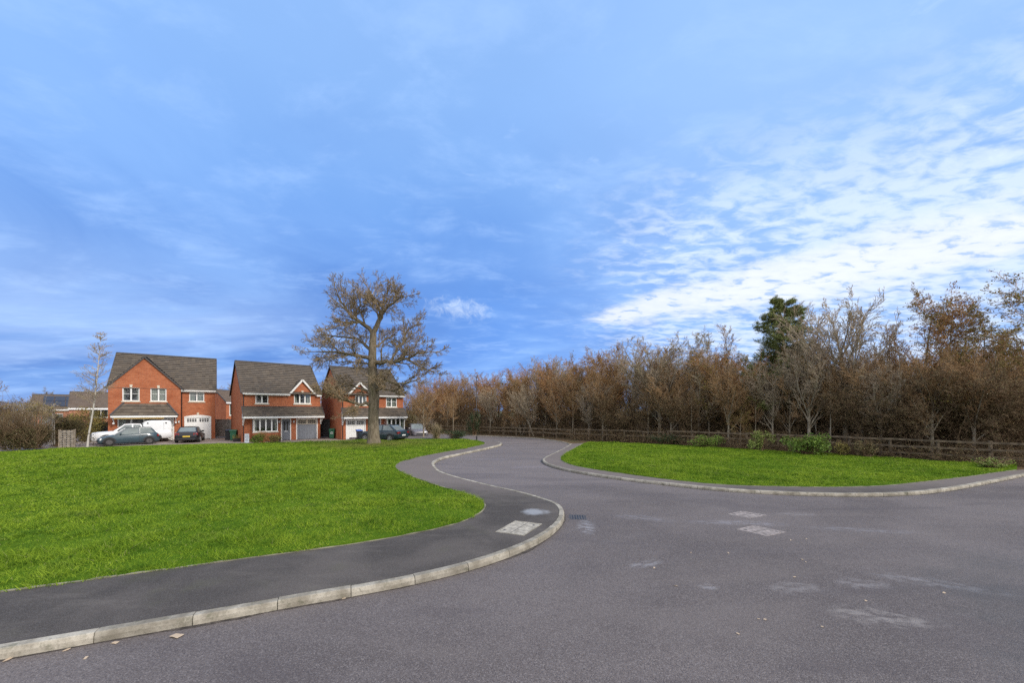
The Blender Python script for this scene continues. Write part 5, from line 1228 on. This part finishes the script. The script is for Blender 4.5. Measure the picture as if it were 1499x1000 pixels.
def post(px, Y, h, label, mat='white', name='white_post', w=.12):
    m = MB(); m.box(-w/2, w/2, -w/2, w/2, 0, h, mat); m.hexa([(-w/2-.015, -w/2-.015, h), (w/2+.015, -w/2-.015, h), (w/2+.015, w/2+.015, h), (-w/2-.015, w/2+.015, h), (-.03, -.03, h+.06), (.03, -.03, h+.06), (.03, .03, h+.06), (-.03, .03, h+.06)], mat)
    o = m.build(name); o.location = (at(px, Y), Y, ZH); return props(o, label, 'post')
post(493.5, 41.4, 1.62, 'taller white post right of the bin with the white square'); post(485, 43.0-.3, 2.05, 'white gate post standing behind the bin with the white square', w=.09)
post(514.5, 40.6, 2.9, 'thin brown stake before the white garage door of the third house', 'timber', 'stake', .05)
m = MB(); m.box(-.06, .06, -.06, .06, 0, .42, 'black'); m.hexa([(-.06, -.06, .421), (.06, -.06, .421), (.06, .06, .421), (-.06, .06, .421), (-.03, -.03, .47), (.03, -.03, .47), (.03, .03, .47), (-.03, .03, .47)], 'black'); o = m.build('bollard'); o.location = (-3.25, 35.3, 0.0); props(o, 'short dark bollard at the tip of the left lawn where the path ends', 'bollard')
def lamp_column():
    Y = 43.1; o = empty('lamp_column', (at(697.5, Y), Y, 0), 0, 'slim dark lamp column rising out of the holly at the end of the road', 'street lamp')
    h = hgt(553, Y); m = MB(); m.tube((0, 0, 0), (0, 0, 1.2), .085, .085, 'iron', 10); m.tube((0, 0, 1.2), (0, 0, h), .055, .04, 'iron', 10); m.build('column', o)
    m = MB(); m.hexa([(-.10, -.35, h), (.10, -.35, h), (.12, .08, h), (-.12, .08, h), (-.06, -.3, h+.09), (.06, -.3, h+.09), (.07, .05, h+.1), (-.07, .05, h+.1)], 'iron'); m.build('lantern', o)
lamp_column()

# ------------------------------------------------------------------ cars
def car(name, loc, rz, label, paint, prof, w, wheels, cab, roofz, wheel_r=.31, plate=None, rim='rim', kind='car', canopy=None, cat='car', bed=None):
    """prof: (x, z of shoulder, half width factor, z of sill) from nose x=0 to tail; cab: (screen foot, roof front, roof rear, rear glass foot)"""
    o = empty(name, loc, rz, label, cat); m = MB(); Lc = prof[-1][0]; rings = []
    for x, zt, k, zb in prof:
        hw = w/2*k; half = [(hw*.86, zb), (hw*.97, zb+.10), (hw, zb+(zt-zb)*.45), (hw*.985, zb+(zt-zb)*.72), (hw*.93, zt-.05), (hw*.84, zt), (hw*.4, zt+.02)]
        rings.append([(x, -y, z) for y, z in half]+[(x, y, z) for y, z in half[::-1]])
    m.loft(rings, paint); body = m.build('body', o, smooth=True); md = body.modifiers.new('edge', 'EDGE_SPLIT'); md.split_angle = R(38)
    # cabin: pillars and roof in body colour, glass panels a little proud
    f0, r0, r1, b0 = cab; zb = lambda x: float(np.interp(x, [p[0] for p in prof], [p[1] for p in prof])); kx = lambda x: float(np.interp(x, [p[0] for p in prof], [p[2] for p in prof]))
    wb, wt = .865, .70
    def ring(x, z, k): h = w/2*k; return [(x, -h, z), (x, h, z)]
    m = MB(); bl = [Vector(p) for p in ring(f0, zb(f0)-.02, wb*kx(f0))]; rf = [Vector(p) for p in ring(r0, roofz-.03, wt)]; rr_ = [Vector(p) for p in ring(r1, roofz-.02, wt*.98)]; br = [Vector(p) for p in ring(b0, zb(b0)-.02, wb*kx(b0))]
    mid = (r0+r1)/2; rm = [Vector(p) for p in ring(mid, roofz+.0, wt*1.02)]; bm_ = [Vector(p) for p in ring(mid, zb(mid)-.02, wb)]
    for A, B, C, D_ in ((bl[0], bl[1], rf[1], rf[0]), (br[1], br[0], rr_[0], rr_[1])): m.face([A, B, C, D_], paint)
    up = Vector((0, 0, .035))
    for a, b in ((rf, rm), (rm, rr_)):
        c = [(a[0]+a[1])/2+up, (b[0]+b[1])/2+up]; m.face([a[0], b[0], b[0].lerp(c[1], .35)+up*.8, a[0].lerp(c[0], .35)+up*.8], paint); m.face([a[1], a[1].lerp(c[0], .35)+up*.8, b[1].lerp(c[1], .35)+up*.8, b[1]], paint)
        m.face([a[0].lerp(c[0], .35)+up*.8, b[0].lerp(c[1], .35)+up*.8, b[1].lerp(c[1], .35)+up*.8, a[1].lerp(c[0], .35)+up*.8], paint)
    for s in (0, 1): m.face([bl[s], bm_[s], rm[s], rf[s]], paint); m.face([bm_[s], br[s], rr_[s], rm[s]], paint)
    m.build('cabin', o)
    def panel(nm, q, inset, n_out):
        q = [Vector(v) for v in q]; c = sum(q, Vector())/4; n = (q[1]-q[0]).cross(q[3]-q[0]).normalized()
        if n.dot(n_out) < 0: n = -n
        g = MB(); g.face([v.lerp(c, inset)+n*.012 for v in q], 'carglass'); return g.build(nm, o, fixn=False)
    panel('windscreen', [bl[0], bl[1], rf[1], rf[0]], .10, Vector((-1, 0, .6))); panel('rear_window', [br[0], br[1], rr_[1], rr_[0]], .14, Vector((1, 0, .5)))
    for s, sg in ((0, -1), (1, 1)):
        panel('side_window', [bl[s].lerp(bm_[s], .12), bm_[s], rm[s], rf[s].lerp(rm[s], .05)], .13, Vector((0, sg, .2))); panel('side_window', [bm_[s], br[s].lerp(bm_[s], .12), rr_[s].lerp(rm[s], .05), rm[s]], .13, Vector((0, sg, .2)))
    for x in wheels:
        for sg in (-1, 1):
            y = sg*w/2*.90; t = MB(); a, b = (x, y-.10, wheel_r), (x, y+.10, wheel_r); t.tube(a, b, wheel_r, wheel_r, 'tyre', 24); W_ = t.build('wheel', o, bevel=.02)
            t = MB(); yy = y+sg*.104; t.tube((x, yy-.004, wheel_r), (x, yy+.004, wheel_r), wheel_r*.60, wheel_r*.60, 'iron', 20)
            for q in range(5):
                a_ = q*2*math.pi/5; t.bar((x, yy+sg*.008, wheel_r), (x+math.cos(a_)*wheel_r*.62, yy+sg*.008, wheel_r+math.sin(a_)*wheel_r*.62), .014, .06, rim, up=(-math.sin(a_), 0, math.cos(a_)))
            n = 20
            for q in range(n):
                a0, a1 = 2*math.pi*q/n, 2*math.pi*(q+1)/n; t.bar((x+math.cos(a0)*wheel_r*.64, yy+sg*.006, wheel_r+math.sin(a0)*wheel_r*.64), (x+math.cos(a1)*wheel_r*.64, yy+sg*.006, wheel_r+math.sin(a1)*wheel_r*.64), .014, .035, rim, up=(0, 1, 0))
            t.build('rim', W_)
            # dark arch lip over the wheel
            t = MB(); n = 12
            for q in range(n):
                a0, a1 = math.pi*q/n, math.pi*(q+1)/n; rr = wheel_r+.055; t.bar((x+math.cos(a0)*rr, sg*w/2*.955, wheel_r+math.sin(a0)*rr), (x+math.cos(a1)*rr, sg*w/2*.955, wheel_r+math.sin(a1)*rr), .10, .08, 'black', up=(0, 1, 0))
            t.build('wheel_arch', o)
    zl = zb(.25)-.14
    for sg in (-1, 1):
        t = MB(); y = sg*w/2*.66; t.hexa([(.10, y-.17, zl-.08), (.45, y-.12+sg*.09, zl-.06), (.45, y+.14+sg*.09, zl-.06), (.16, y+.17, zl-.08), (.16, y-.15, zl+.07), (.55, y-.1+sg*.08, zl+.12), (.55, y+.12+sg*.08, zl+.12), (.22, y+.15, zl+.07)], 'lamp'); t.build('headlight', o)
        t = MB(); y = sg*w/2*.74; zt = zb(Lc-.1)-.16; t.hexa([(Lc-.16, y-.16, zt-.09), (Lc+.012, y-.16, zt-.09), (Lc+.012-.04, y+.16, zt-.09), (Lc-.16, y+.16, zt-.09), (Lc-.16, y-.16, zt+.09), (Lc+.0, y-.16, zt+.09), (Lc-.05, y+.16, zt+.09), (Lc-.16, y+.16, zt+.09)] if sg > 0 else [(Lc-.16, y-.16, zt-.09), (Lc-.03, y-.16, zt-.09), (Lc+.012, y+.16, zt-.09), (Lc-.16, y+.16, zt-.09), (Lc-.16, y-.16, zt+.09), (Lc-.05, y-.16, zt+.09), (Lc, y+.16, zt+.09), (Lc-.16, y+.16, zt+.09)], 'redlamp'); t.build('tail_light', o)
        t = MB(); xm = f0+.38; y = sg*w/2*.97; t.hexa([(xm, y-.09, zb(xm)+.02), (xm+.09, y-.09, zb(xm)+.02), (xm+.09, y+.09, zb(xm)+.02), (xm, y+.09, zb(xm)+.02), (xm+.03, y-.09, zb(xm)+.15), (xm+.1, y-.09, zb(xm)+.15), (xm+.1, y+.09, zb(xm)+.15), (xm+.03, y+.09, zb(xm)+.15)], paint if paint != 'car_white' else 'black'); t.build('mirror', o)
    if plate:
        zp = (zb(Lc-.05)-.30); t = MB(); t.box(Lc-.01, Lc+.018, -.26, .26, zp-.055, zp+.055, plate); t.build('number_plate', o)
    t = MB(); t.box(Lc-.02, Lc+.022, -w/2*.72, w/2*.72, prof[-1][3]+.0, prof[-1][3]+.14, 'black'); t.box(-.022, .03, -w/2*.6, w/2*.6, prof[0][3]+.02, prof[0][3]+.17, 'black'); t.build('bumper', o)
    for sg in (-1, 1):      # door shut lines and handles
        t = MB(); x = mid+.02; y = sg*w/2*.995
        t.box(x-.008, x+.008, min(y, y+sg*.006), max(y, y+sg*.006), .32, zb(x)-.08, 'black'); t.box(x+.1, x+.26, min(y, y+sg*.02), max(y, y+sg*.02), zb(x)-.20, zb(x)-.165, 'black'); t.build('door_handle', o)
    if canopy:
        x0, x1, zt = canopy; m = MB(); ww = w/2*.93; rings = []
        for x, dz, dw in ((x0, -.28, .97), (x0+.18, -.06, .98), (x0+.5, 0, 1), (x1-.3, 0, 1), (x1-.06, -.05, .99), (x1, -.16, .98)):
            h = ww*dw; z = zt+dz; rings.append([(x, -h, 1.02), (x, -h*.98, 1.5), (x, -h*.93, z-.07), (x, -h*.82, z), (x, h*.82, z), (x, h*.93, z-.07), (x, h*.98, 1.5), (x, h, 1.02)])
        m.loft(rings, paint); c = m.build('canopy', o, smooth=True); md = c.modifiers.new('edge', 'EDGE_SPLIT'); md.split_angle = R(35)
        t = MB()
        for sg in (-1, 1):
            for x in (x0+.30, x1-.38): y = sg*ww*.965; t.box(x-.05, x+.05, min(y, y+sg*.03), max(y, y+sg*.03), zt-.28, zt-.18, 'black')
            t.box(x1-.55, x1-.538, min(sg*ww*.985, sg*ww*1.0), max(sg*ww*.985, sg*ww*1.0), 1.06, zt-.2, 'steel')
        t.build('hinge', c)
        t = MB()
        for x in (x0+.5, (x0+x1)/2, x1-.4): t.box(x-.03, x+.03, -ww*.8, ww*.8, zt+.005, zt+.07, 'black')
        t.build('roof_bar', c)
    return o
HATCH = [(0, .52, .62, .30), (.06, .62, .80, .22), (.30, .72, .92, .19), (.75, .83, .98, .18), (1.15, .90, 1, .18), (2.0, .93, 1, .18), (3.0, .98, 1, .19), (3.45, .99, .96, .22), (3.72, .93, .86, .26), (3.80, .75, .78, .30)]
car('parked_car', (-34.75, 32.15, ZH+.02), R(49), 'dark green three door hatchback parked side on behind the birch', 'car_green', HATCH, 1.68, (.68, 3.12), (.92, 1.72, 3.28, 3.74), 1.47, plate=None, rim='iron')
PICK = [(0, .80, .78, .36), (.08, .98, .90, .30), (.5, 1.05, .97, .28), (1.3, 1.10, 1, .28), (2.0, 1.12, 1, .30), (3.3, 1.12, 1, .30), (5.0, 1.12, 1, .34), (5.25, 1.1, .96, .40), (5.30, .9, .92, .42)]
car('pickup_truck', (-36.9, 33.6, ZH+.02), R(48), 'white pickup truck with a tall white hardtop parked behind the dark green hatchback', 'car_white', PICK, 1.84, (.95, 4.1), (1.30, 2.05, 3.15, 3.42), 1.72, wheel_r=.37, canopy=(3.30, 5.25, 2.02), cat='pickup truck')
SALOON = [(0, .50, .65, .28), (.08, .64, .84, .20), (.4, .74, .94, .18), (1.1, .86, 1, .18), (2.2, .92, 1, .18), (3.3, .96, 1, .18), (3.95, 1.0, .97, .20), (4.22, .96, .90, .24), (4.30, .78, .84, .30)]
car('parked_car', (-32.05, 38.75, ZH+.02), R(-58), 'black hatchback with a yellow number plate seen from behind before the arched garage door', 'car_black', SALOON, 1.78, (.85, 3.5), (1.15, 1.95, 3.3, 4.0), 1.43, plate='yplate')
SUV = [(0, .62, .68, .32), (.08, .80, .86, .25), (.4, .92, .95, .23), (1.1, 1.0, 1, .23), (2.3, 1.05, 1, .23), (3.5, 1.10, 1, .24), (4.2, 1.12, .97, .28), (4.55, 1.05, .90, .34), (4.65, .85, .84, .38)]
car('parked_car', (-14.6, 37.9, ZH+.02), R(-20), 'dark teal sports utility car half hidden behind the oak trunk', 'car_teal', SUV, 1.88, (.9, 3.75), (1.2, 2.05, 3.55, 4.35), 1.60, wheel_r=.36, plate='wplate')
car('parked_car', (-9.9, 41.9, -.15), R(120), 'dark grey car parked right of the third house behind the spiky shrub', 'car_silver', SALOON, 1.78, (.85, 3.5), (1.15, 1.95, 3.3, 4.0), 1.45)

# ------------------------------------------------------------------ small things
def bin_(loc, rz, label, body, lid, sticker=False, name='wheelie_bin'):
    o = empty(name, loc, rz, label, 'bin'); m = MB()
    m.loft([[(-.21, -.24, .05), (.21, -.24, .05), (.21, .22, .05), (-.21, .22, .05)], [(-.25, -.30, .85), (.25, -.30, .85), (.25, .27, .85), (-.25, .27, .85)], [(-.285, -.34, .88), (.285, -.34, .88), (.285, .31, .88), (-.285, .31, .88)], [(-.285, -.34, .96), (.285, -.34, .96), (.285, .31, .96), (-.285, .31, .96)]], body); m.build('body', o, bevel=.02)
    m = MB(); m.loft([[(-.30, -.37, .965), (.30, -.37, .965), (.30, .34, .965), (-.30, .34, .965)], [(-.29, -.36, 1.0), (.29, -.36, 1.0), (.29, .33, 1.04), (-.29, .33, 1.04)], [(-.2, -.25, 1.03), (.2, -.25, 1.03), (.2, .25, 1.08), (-.2, .25, 1.08)]], lid); m.build('lid', o, bevel=.01)
    m = MB(); m.bar((-.24, .39, .93), (.24, .39, .93), .035, .035, lid); m.bar((-.24, .31, .93), (-.24, .39, .93), .03, .03, lid); m.bar((.24, .31, .93), (.24, .39, .93), .03, .03, lid); m.build('handle', o)
    for s in (-1, 1): m = MB(); m.tube((s*.24, .24, .1), (s*.29, .24, .1), .1, .1, 'tyre', 14); m.build('wheel', o)
    if sticker:
        m = MB(); m.box(-.11, .11, -.292, -.278, .50, .72, 'white'); m.build('sticker', o)
        m = MB(); m.tube((0, -.300, .61), (0, -.294, .61), .06, .06, body, 14); m.build('logo', o)
bin_((at(342, 38.2), 38.2, ZH), R(25), 'plain green wheelie bin at the left wall of the second house', 'bingreen', 'bingreen')
bin_((at(334.5, 38.6), 38.6, ZH), R(30), 'black wheelie bin left of the plain green one', 'black', 'black')
bin_((at(486, 40.9), 40.9, ZH), R(20), 'green wheelie bin with a white square emblem between the second and third houses', 'bingreen', 'bingreen', True)
bin_((at(526, 38.5), 38.5, ZH), R(35), 'bin with a bright blue lid in front of the white garage door', 'black', 'blue')
bpy.context.view_layer.update()
def sign():
    Y = 34.1; o = empty('sign_board', (at(361.5, Y), Y, ZH), R(20), 'small pale upright board standing at the lawn edge before the second house', 'sign')
    m = MB(); m.box(-.17, .17, -.02, .02, .12, .92, 'signw'); m.build('board', o); m = MB(); m.bar((-.13, .03, 0), (-.13, .03, .85), .04, .03, 'greytimber', up=(0, 1, 0)); m.bar((.13, .03, 0), (.13, .03, .85), .04, .03, 'greytimber', up=(0, 1, 0)); m.build('leg', o)
    m = MB()
    for k in range(5): m.box(-.12, .12, -.024, -.0205, .26+k*.12, .30+k*.12, 'steel')
    m.build('slat', o)
sign()
def planter(px, Y, w, h, label, mat='black', plant=True):
    o = empty('planter', (at(px, Y), Y, ZH), R(35), label, 'planter'); m = MB()
    m.loft([[(-w*.42, -.18, 0), (w*.42, -.18, 0), (w*.42, .18, 0), (-w*.42, .18, 0)], [(-w*.5, -.23, h), (w*.5, -.23, h), (w*.5, .23, h), (-w*.5, .23, h)], [(-w*.46, -.19, h), (w*.46, -.19, h), (w*.46, .19, h), (-w*.46, .19, h)], [(-w*.44, -.17, h-.08), (w*.44, -.17, h-.08), (w*.44, .17, h-.08), (-w*.44, .17, h-.08)]], mat); m.build('trough', o)
    rg = np.random.default_rng(int(px)); P = np.stack([rg.uniform(-w*.5, w*.5, 260), rg.uniform(-.22, .22, 260), h+rg.random(260)**1.6*.32], 1); v, f = leaf_quads(P, rg.uniform(.03, .05, 260), rg); link('foliage', npmesh('foliage', v, f, [MAT['leaf_olive']]), o)
planter(403, 36.2, .95, .42, 'black planter trough left of the grey front door'); planter(347, 36.8, .7, .32, 'low dark trough at the foot of the second house near the bins')
def stack():
    Y = 30.3; o = empty('timber_stack', (at(98.5, Y), Y, -.12), R(44), 'waist high square stack of grey weathered slats at the hedge end of the lawn', 'timber stack'); r = random.Random(4)
    m = MB()
    for k in range(15):
        z = .03+k*.088
        for j in range(4):
            c = -.48+.32*j
            if k % 2: m.box(-.56+r.uniform(-.03, .03), .56+r.uniform(-.03, .03), c-.11, c+.11, z, z+.075, 'greytimber')
            else: m.box(c-.13, c+.13, -.56+r.uniform(-.03, .03), .56+r.uniform(-.03, .03), z, z+.075, 'timber')
    m.build('slats', o)
    for x, y in ((-.6, -.6), (.6, -.6), (-.6, .6), (.6, .6)): m = MB(); m.box(x-.035, x+.035, y-.035, y+.035, 0, 1.42, 'timber'); m.build('corner_post', o)
    o.scale = (.66, .66, 1.0)
stack()
def planks():
    Y = 36.6; r = random.Random(6)
    for i in range(9):
        m = MB(); x = -.9+i*.21; L = r.uniform(1.0, 1.45); a = r.uniform(.45, .75); m.bar((x-.35*L*.8, 0, .04), (x+.35*L*.8, r.uniform(-.1, .1), .04+L*a*.55), r.uniform(.14, .2), .04, r.choice(['timber', 'greytimber', 'timber']))
        o = m.build('timber_plank'); o.location = (at(231, Y), Y+i*.10, ZH+.02); o.rotation_euler = (0, 0, R(215))
        props(o, 'weathered timber plank leaning in the heap beside the white pickup', 'plank', 'heap of planks on the first drive')
planks()
m = MB(); m.loft([[(.16*math.cos(a), .16*math.sin(a), 0) for a in np.linspace(0, 6.283, 13)[:-1]], [(.2*math.cos(a), .2*math.sin(a), .42) for a in np.linspace(0, 6.283, 13)[:-1]], [(.17*math.cos(a), .17*math.sin(a), .42) for a in np.linspace(0, 6.283, 13)[:-1]], [(.15*math.cos(a), .15*math.sin(a), .32) for a in np.linspace(0, 6.283, 13)[:-1]]], 'black'); o = m.build('bucket'); o.location = (at(243, 37.6), 37.6, ZH); props(o, 'small black bucket right of the heap of planks', 'bucket')

def cover(name, q, z, label, mat, frame, cat='cover', slots=False):
    q = [Vector((*p, z)) for p in q]; c = sum(q, Vector())/4; o = empty(name, c, 0, label, cat); q = [p-c for p in q]; up = Vector((0, 0, 1))
    m = MB(); inn = [p*.90 for p in q]
    for i in range(4):
        j = (i+1) % 4; m.hexa([q[i]-up*.06, q[j]-up*.06, inn[j]-up*.06, inn[i]-up*.06, q[i]+up*.004, q[j]+up*.004, inn[j]+up*.004, inn[i]+up*.004], frame)
    m.build('frame', o)
    m = MB(); k = [p*.885 for p in q]; m.hexa([p-up*.05 for p in k]+[p+up*.003 for p in k], mat); l = m.build('lid', o)
    m = MB()
    for s in (.5, -.5): m.tube(k[0].lerp(k[2], .5+s*.7)+up*.0025, k[0].lerp(k[2], .5+s*.7)+up*.006, .03, .03, 'iron', 10)
    m.bar(k[0].lerp(k[1], .5)+up*.004, k[2].lerp(k[3], .5)+up*.004, .012, .004, 'iron'); m.build('keyhole', l)
cover('manhole_cover', [(-.37, 8.45), (.25, 8.19), (.71, 9.04), (.08, 9.3)], .124, 'pale concrete filled square cover set in the left footpath', 'concrete', 'kerb')
cover('manhole_cover', [(5.28, 9.03), (5.66, 8.53), (6.30, 8.82), (5.86, 9.33)], 0, 'nearer of the two pinkish square covers in the road', 'cover2', 'cover2')
cover('manhole_cover', [(5.80, 10.34), (6.17, 9.95), (6.82, 10.24), (6.37, 10.67)], 0, 'farther of the two pinkish square covers in the road', 'cover2', 'cover2')
def gully():
    o = empty('drain_grate', (1.72, 10.05, 0), R(-6), 'dark iron drain grate in the road against the rounded kerb', 'drain'); m = MB(); w, h = .225, .225
    for a in ((-w, w, -h, -h+.03), (-w, w, h-.03, h), (-w, -w+.03, -h+.03, h-.03), (w-.03, w, -h+.03, h-.03)): m.box(*a, -.04, .004, 'iron')
    m.build('frame', o); m = MB()
    for i in range(6): x = -.165+i*.066; m.box(x-.018, x+.018, -h+.03, h-.03, -.03, .003, 'iron')
    m.build('bars', o); m = MB(); m.box(-w+.03, w-.03, -h+.03, h-.03, -.05, .0015, 'black'); m.build('sump', o)
gully()
def leaves():
    rg = np.random.default_rng(17); a = np.linspace(0, 2*np.pi, 9)[:-1]; base = None
    for i in range(46):
        if i < 30:
            k = rg.integers(60, 215); p = KERB_L[k]; t = KERB_L[k+1]-KERB_L[k-1]; t /= np.linalg.norm(t); p = p-np.array([-t[1], t[0]])*abs(rg.normal(.05, .22))-0; z = .006; where = 'small dry fallen leaf on the road along the left kerb'; g = 'fallen leaves by the kerb'
        else: p = np.array([rg.uniform(2.2, 7), rg.uniform(4.2, 8.5)]); z = .006; where = 'tiny pale fallen leaf out on the open road'; g = 'fallen leaves on the road'
        if base is None:
            r = [.045*(1+.35*(j % 2)) for j in range(8)]; m = MB(); m.loft([[(r[j]*math.cos(a[j])*1.3, r[j]*math.sin(a[j])*.8, .004*(j % 3)) for j in range(8)], [(r[j]*.9*math.cos(a[j])*1.3, r[j]*.9*math.sin(a[j])*.8, .004*(j % 3)+.003) for j in range(8)]], 'litter'); o = base = m.build('fallen_leaf')
        else: o = base.copy(); COL.objects.link(o)
        s = rg.uniform(.35, .8) if i < 30 else rg.uniform(.25, .5)
        if i == 3: p = np.array([-4.15, 4.75]); s = 1.2
        o.location = (p[0], p[1], z); o.rotation_euler = (rg.normal(0, .15), rg.normal(0, .15), rg.uniform(0, 6.28)); o.scale = (s, s, s); props(o, where, 'leaf', g)
leaves()
SC.cycles.use_denoising = False; SC.cycles.sample_clamp_indirect = 2.0; SC.cycles.sample_clamp_direct = 6.0; SC.cycles.max_bounces = 6; SC.cycles.diffuse_bounces = 3; SC.cycles.transparent_max_bounces = 8
